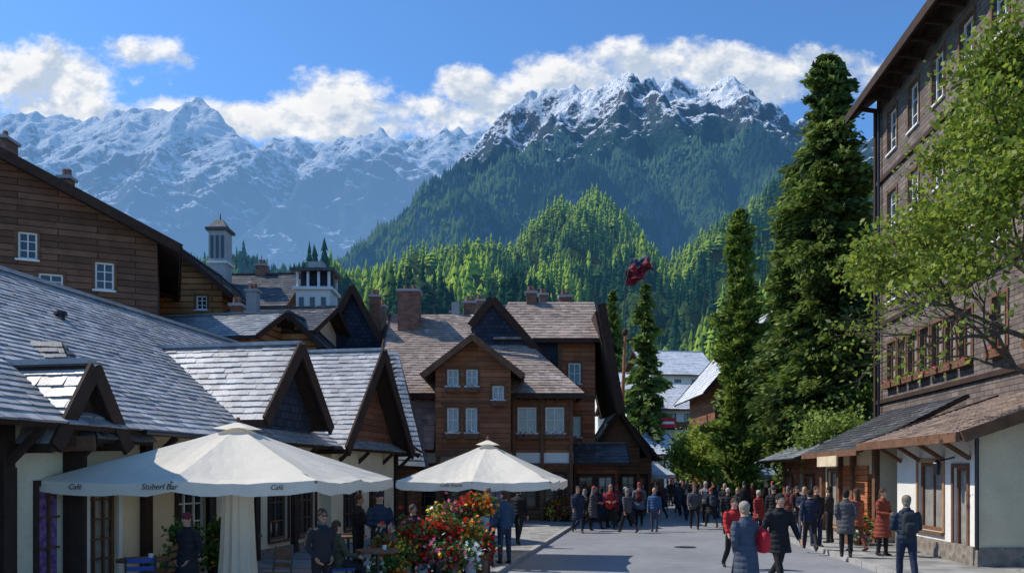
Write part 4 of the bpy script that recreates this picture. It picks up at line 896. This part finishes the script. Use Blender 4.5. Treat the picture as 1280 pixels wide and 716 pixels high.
def mtn_mat(name,snow0,snow1,tree0,tree1,haze,hcol,hstr,fscale,forest=(.03,.055,.025),rock=(.10,.11,.13),hz=(0,1000,1,1)):
    m,nt=newmat(name);N=NT(nt);out=N.n('ShaderNodeOutputMaterial');b=N.n('ShaderNodeBsdfDiffuse');g=N.n('ShaderNodeNewGeometry');pos=g.outputs['Position']
    sp=N.n('ShaderNodeSeparateXYZ');N.l(pos,sp.inputs[0]);z=sp.outputs[2];sn=N.n('ShaderNodeSeparateXYZ');N.l(g.outputs['Normal'],sn.inputs[0])
    n1=N.noise(pos,fscale,7,.65);n2=N.noise(pos,fscale*6,5,.7)
    rk=N.mix(n2,scal(rock,.4),scal(rock,1.6)); fo=N.mix(N.rng(n2,.35,.65),scal(forest,.35),scal(forest,1.6))
    tf=N.rng(N.m('ADD',z,N.m('MULTIPLY',N.m('SUBTRACT',n1,.5),(tree1-tree0)*2.2)),tree0,tree1)
    c=N.mix(tf,fo,rk)
    zz=N.m('ADD',z,N.m('MULTIPLY',N.m('SUBTRACT',n1,.5),(snow1-snow0)*2.6)); zz=N.m('ADD',zz,N.m('MULTIPLY',N.m('SUBTRACT',sn.outputs[2],.72),(snow1-snow0)*2.4))
    zz=N.m('ADD',zz,N.m('MULTIPLY',N.m('SUBTRACT',n2,.5),(snow1-snow0)*2.8))
    sf=N.rng(zz,snow0,snow1); sf=N.rng(sf,.35,.65); c=N.mix(sf,c,(.84,.87,.92))
    N.l(c,b.inputs[0]); bp=N.n('ShaderNodeBump'); bp.inputs['Strength'].default_value=1; bp.inputs['Distance'].default_value=.9/fscale*.3
    N.l(N.m('ADD',n1,N.m('MULTIPLY',n2,.35)),bp.inputs['Height']); N.l(bp.outputs[0],b.inputs['Normal'])
    em=N.n('ShaderNodeEmission'); em.inputs[0].default_value=(*hcol,1); em.inputs[1].default_value=hstr  # aerial haze painted on the slopes as blue emission, mixed by height
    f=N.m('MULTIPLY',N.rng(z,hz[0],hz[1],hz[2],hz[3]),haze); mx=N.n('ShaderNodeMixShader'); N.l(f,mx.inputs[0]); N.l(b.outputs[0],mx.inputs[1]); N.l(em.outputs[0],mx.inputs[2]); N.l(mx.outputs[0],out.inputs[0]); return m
W_=lambda px,py,Y:((px-640)*Y/1000,Y,2.2+(592-py)*Y/1000)
c1=[W_(px,py,Y) for px,py,Y in((560,240,3000),(600,190,3050),(650,146,3100),(690,122,3150),(730,125,3100),(765,112,3000),(795,116,2850),(822,104,2950),(850,88,3050),(885,112,3100),(918,108,3000),(950,126,2950),(985,160,2900),(1030,190,2850),(1100,180,2800),(1200,190,2800))]
s1=spurs(c1,11,1700,1400,1,drop=.22)
s1+=[(W_(795,112,2850),W_(760,185,2450)),(W_(760,185,2450),W_(715,235,2000)),(W_(715,235,2000),W_(690,290,1700)),(W_(795,112,2850),W_(850,195,2400)),(W_(850,195,2400),W_(885,250,1900)),(W_(885,250,1900),W_(890,310,1600)),(W_(885,112,3100),W_(925,180,2500)),(W_(925,180,2500),W_(975,225,1900)),(W_(975,225,1900),W_(1000,280,1600)),
 (W_(650,146,3100),W_(590,210,2600)),(W_(590,210,2600),W_(500,270,2100)),(W_(500,270,2100),W_(420,325,1800)),(W_(730,125,3100),W_(670,190,2500)),(W_(670,190,2500),W_(600,250,1950)),(W_(600,250,1950),W_(520,305,1600)),
 (W_(760,185,2450),W_(790,240,2000)),(W_(790,240,2000),W_(800,300,1700))]
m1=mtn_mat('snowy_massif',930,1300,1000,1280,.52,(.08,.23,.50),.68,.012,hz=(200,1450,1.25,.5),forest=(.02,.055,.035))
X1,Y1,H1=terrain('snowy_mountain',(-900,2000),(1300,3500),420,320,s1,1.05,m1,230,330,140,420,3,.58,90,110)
c2=[W_(px,py,Y) for px,py,Y in((-200,140,4600),(-80,130,4600),(0,158,4600),(50,152,4700),(95,156,4700),(120,162,4500),(150,142,4400),(190,134,4400),(240,134,4400),(275,144,4300),(300,162,4300),(330,184,4300),(355,178,4300),(385,188,4300),(430,186,4300),(470,179,4200),(500,170,4200),(530,171,4100),(556,154,4100),(590,168,4200),(640,186,4300))]
s2=spurs(c2,5,2300,1950,1,drop=.2)
s2+=[(W_(556,154,4100),W_(470,210,3500)),(W_(470,210,3500),W_(360,262,3000)),(W_(360,262,3000),W_(270,305,2600)),(W_(240,134,4400),W_(200,205,3600)),(W_(200,205,3600),W_(150,260,3000)),(W_(0,158,4600),W_(-60,240,3500))]
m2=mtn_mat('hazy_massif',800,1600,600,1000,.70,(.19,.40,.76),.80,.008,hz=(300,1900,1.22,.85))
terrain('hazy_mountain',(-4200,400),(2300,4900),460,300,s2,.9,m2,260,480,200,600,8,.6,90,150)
F_=[[(742,258,900),(700,276,840),(645,298,780),(592,312,715),(540,326,650),(490,340,585),(440,356,520),(400,385,420)],
 [(1160,180,1000),(1060,215,980),(985,240,900),(940,268,820),(905,300,740),(872,345,600),(845,400,450)],
 [(742,258,900),(718,300,760),(692,335,650),(672,375,480),(655,400,330)],[(645,298,780),(602,345,600),(562,375,450),(530,395,330)],[(905,300,740),(950,350,500),(990,410,300)],[(150,350,1200),(270,326,1150),(350,330,1150),(430,352,1100),(500,350,1000)],[(742,258,900),(775,300,800),(790,340,650),(790,385,450)]]
sf_=[]
for l in F_:
    w_=[W_(*q) for q in l]; sf_+=list(zip(w_[:-1],w_[1:]))
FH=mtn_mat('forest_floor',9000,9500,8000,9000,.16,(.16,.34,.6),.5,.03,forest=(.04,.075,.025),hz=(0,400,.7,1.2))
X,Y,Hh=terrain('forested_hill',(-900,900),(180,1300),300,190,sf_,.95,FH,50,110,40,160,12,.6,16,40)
def forest(name,n,seed,yr,ur,G,m,hs,lay=4,k=8,zmax=1e9,sc=110):
    X,Y,Hh=G
    rs=np.random.default_rng(seed); xs=X[0];ys=Y[:,0]; Yt=np.sqrt(rs.uniform(yr[0]**2,yr[1]**2,n)); u=rs.uniform(ur[0],ur[1],n); Xt=u*Yt
    den=fbm(Xt/sc*1.8,Yt/sc*1.8,4,3); keep=(den>.42)|(rs.random(n)<.4); Xt=Xt[keep];Yt=Yt[keep]
    xi=np.clip((Xt-xs[0])/(xs[1]-xs[0]),0,len(xs)-1.01);yi=np.clip((Yt-ys[0])/(ys[1]-ys[0]),0,len(ys)-1.01);a=xi.astype(int);b_=yi.astype(int);fx=xi-a;fy=yi-b_
    Z=(Hh[b_,a]*(1-fx)+Hh[b_,a+1]*fx)*(1-fy)+(Hh[b_+1,a]*(1-fx)+Hh[b_+1,a+1]*fx)*fy; Z=np.maximum(Z,0)
    kp=Z<zmax*(.75+.5*fbm(Xt/200,Yt/200,77,3)); Xt=Xt[kp];Yt=Yt[kp];Z=Z[kp]
    N=len(Xt); h=hs*np.exp(rs.normal(0,.3,N))*(.65+.6*fbm(Xt/90,Yt/90,9,2))
    tv=[];tf=[];o=0
    for L in range(lay):
        z0=.06+L*.88/lay;z1=min(1.0,z0+1.4/lay if lay>1 else 1);r=.2*(1-L/lay*.8)
        for j in range(k):
            an=2*math.pi*j/k+L*.4; q=r*(1.0 if j%2 else .58); tv.append((math.cos(an)*q,math.sin(an)*q,z0-(.03 if j%2 else -.03)))
        tv.append((0,0,z1))
        for j in range(k): tf.append((o+j,o+(j+1)%k,o+k))
        o+=k+1
    tv=np.array(tv);tf=np.array(tf); rot=rs.random(N)*6.28; c,s_=np.cos(rot)[:,None],np.sin(rot)[:,None]
    rd=rs.random(N)<.35; jw=np.where(rd,rs.uniform(1.4,2.2,N),rs.uniform(.75,1.15,N))[:,None]*h[:,None]; hv=np.where(rd,.62,1.0)[:,None]
    jit=1+rs.normal(0,.18,(N,len(tv)))
    vx=(tv[:,0]*c-tv[:,1]*s_)*jw*jit+Xt[:,None]; vy=(tv[:,0]*s_+tv[:,1]*c)*jw*jit+Yt[:,None]; vz=tv[:,2][None]*h[:,None]*hv+Z[:,None]-.5
    V=np.stack([vx,vy,vz],-1).reshape(-1,3); Fq=(tf[None]+(np.arange(N)*len(tv))[:,None,None]).reshape(-1,3); n=len(Fq)
    me=bpy.data.meshes.new(name); me.vertices.add(len(V)); me.vertices.foreach_set('co',V.ravel().astype(np.float32)); me.loops.add(n*3); me.loops.foreach_set('vertex_index',Fq.ravel().astype(np.int32)); me.polygons.add(n)
    me.polygons.foreach_set('loop_start',np.arange(0,n*3,3,dtype=np.int32)); me.polygons.foreach_set('loop_total',np.full(n,3,np.int32))
    at=me.attributes.new('tint','FLOAT','FACE'); sun_patch=fbm(Xt/sc,Yt/sc,31,4); t=np.clip((sun_patch-.48)*5+.25+rs.normal(0,.16,N)+rd*.15,0,1); at.data.foreach_set('value',np.repeat(t,len(tf)).astype(np.float32))  # noise patches paint sunlit and shaded stretches of forest into the tree tint
    me.materials.append(m); me.update(calc_edges=True); link(bpy.data.objects.new(name,me))
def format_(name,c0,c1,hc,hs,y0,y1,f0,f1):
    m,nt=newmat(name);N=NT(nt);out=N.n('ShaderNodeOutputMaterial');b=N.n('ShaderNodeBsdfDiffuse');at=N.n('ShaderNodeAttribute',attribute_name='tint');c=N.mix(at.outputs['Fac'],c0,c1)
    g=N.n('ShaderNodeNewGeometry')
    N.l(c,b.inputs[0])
    em=N.n('ShaderNodeEmission');em.inputs[0].default_value=(*hc,1);em.inputs[1].default_value=hs  # distance haze painted on the trees as blue emission growing with Y
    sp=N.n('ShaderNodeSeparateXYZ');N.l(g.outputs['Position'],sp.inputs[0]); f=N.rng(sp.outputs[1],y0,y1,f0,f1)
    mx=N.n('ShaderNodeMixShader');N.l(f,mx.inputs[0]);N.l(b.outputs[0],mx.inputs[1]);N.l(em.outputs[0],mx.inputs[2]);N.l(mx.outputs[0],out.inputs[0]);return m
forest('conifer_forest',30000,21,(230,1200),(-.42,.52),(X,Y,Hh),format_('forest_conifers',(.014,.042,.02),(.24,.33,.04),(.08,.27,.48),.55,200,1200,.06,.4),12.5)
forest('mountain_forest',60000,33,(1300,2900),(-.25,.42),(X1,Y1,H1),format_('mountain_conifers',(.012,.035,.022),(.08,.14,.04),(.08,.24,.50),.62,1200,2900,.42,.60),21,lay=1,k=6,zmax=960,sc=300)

# ---------------------------------------------------------------- sky, sun, camera
SUN=V3((-.62,.20,.72)).normalized(); elev=math.asin(SUN.z); az=math.atan2(SUN.x,SUN.y)
w=bpy.data.worlds.new('World'); scene.world=w; w.use_nodes=True; nt=w.node_tree; nt.nodes.clear(); N=NT(nt)
out=N.n('ShaderNodeOutputWorld'); sky=N.n('ShaderNodeTexSky'); sky.sky_type='NISHITA'; sky.sun_disc=False; sky.sun_elevation=elev; sky.sun_rotation=az; sky.air_density=1.0; sky.dust_density=.5; sky.ozone_density=2.0; sky.altitude=1000
tc=N.n('ShaderNodeTexCoord'); sp=N.n('ShaderNodeSeparateXYZ'); N.l(tc.outputs['Generated'],sp.inputs[0])
yy=N.m('MAXIMUM',sp.outputs[1],.08); u=N.m('DIVIDE',sp.outputs[0],yy); v=N.m('DIVIDE',sp.outputs[2],yy)
def nz(du,dv,sc,seed,det=6,rough=.6):
    cb=N.n('ShaderNodeCombineXYZ'); N.l(N.m('ADD',u,du),cb.inputs[0]); N.l(N.m('MULTIPLY',N.m('ADD',v,dv),1.35),cb.inputs[1]); cb.inputs[2].default_value=seed; return N.noise(cb.outputs[0],sc,det,rough)
env=None
for px,py,rx,ry in((60,95,145,52),(150,80,90,38),(60,135,130,36),(200,145,120,28),(330,150,110,28),(420,130,95,50),(520,150,120,40),(585,112,50,28),(640,132,90,38),(700,102,80,40),(790,86,120,40),(900,92,120,34),(1000,98,120,36),(1080,106,75,38)):
    a=N.m('DIVIDE',N.m('SUBTRACT',u,(px-640)/1000),rx/1000); c=N.m('DIVIDE',N.m('SUBTRACT',v,(592-py)/1000),ry/1000)
    e_=N.m('SUBTRACT',1,N.m('ADD',N.m('MULTIPLY',a,a),N.m('MULTIPLY',c,c))); env=e_ if env is None else N.m('MAXIMUM',env,e_)
env=N.m('MAXIMUM',env,-1.2)
n0=nz(0,0,9,3.3,8,.62); n1=nz(-.014,.018,9,3.3,4); nf=nz(0,0,28,8.1,5)
dens=N.m('ADD',N.m('ADD',N.m('MULTIPLY',env,.68),N.m('MULTIPLY',N.m('SUBTRACT',n0,.5),3.2)),N.m('MULTIPLY',N.m('SUBTRACT',nf,.5),1.1))
mask=N.m('MULTIPLY',N.rng(dens,-.05,.7,smooth=True),N.rng(sp.outputs[1],.1,.3))
lit=N.rng(N.m('SUBTRACT',n0,n1),-.06,.06); thick=N.rng(dens,.2,1.4)
sh=N.m('ADD',N.m('MULTIPLY',lit,.7),N.m('MULTIPLY',N.m('SUBTRACT',1,thick),.42),clamp=True)
ccol=N.mix(sh,(.38,.51,.70),(1.0,1.0,1.0))
skc=N.mix(1,sky.outputs[0],(.66,1.04,1.36),'MULTIPLY')
bg1=N.n('ShaderNodeBackground'); N.l(skc,bg1.inputs[0]); bg1.inputs[1].default_value=.15
bg2=N.n('ShaderNodeBackground'); N.l(ccol,bg2.inputs[0]); bg2.inputs[1].default_value=.98
mx=N.n('ShaderNodeMixShader'); N.l(mask,mx.inputs[0]); N.l(bg1.outputs[0],mx.inputs[1]); N.l(bg2.outputs[0],mx.inputs[2]); N.l(mx.outputs[0],out.inputs[0])
sl=bpy.data.lights.new('sun','SUN'); sl.energy=5.0; sl.angle=math.radians(.5); sl.color=(1,.93,.82); so=link(bpy.data.objects.new('sun',sl)); so.rotation_euler=(-SUN).to_track_quat('-Z','Y').to_euler()
cam=bpy.data.cameras.new('camera'); cam.sensor_width=36; cam.lens=36*1000/1280; cam.shift_y=(592-358)/1280; cam.clip_end=12000; cam.clip_start=.1
co=link(bpy.data.objects.new('camera',cam)); co.location=(0,0,2.2); co.rotation_euler=(math.pi/2,0,0); scene.camera=co
scene.view_settings.view_transform='Standard'; scene.view_settings.look='None'; scene.view_settings.exposure=0
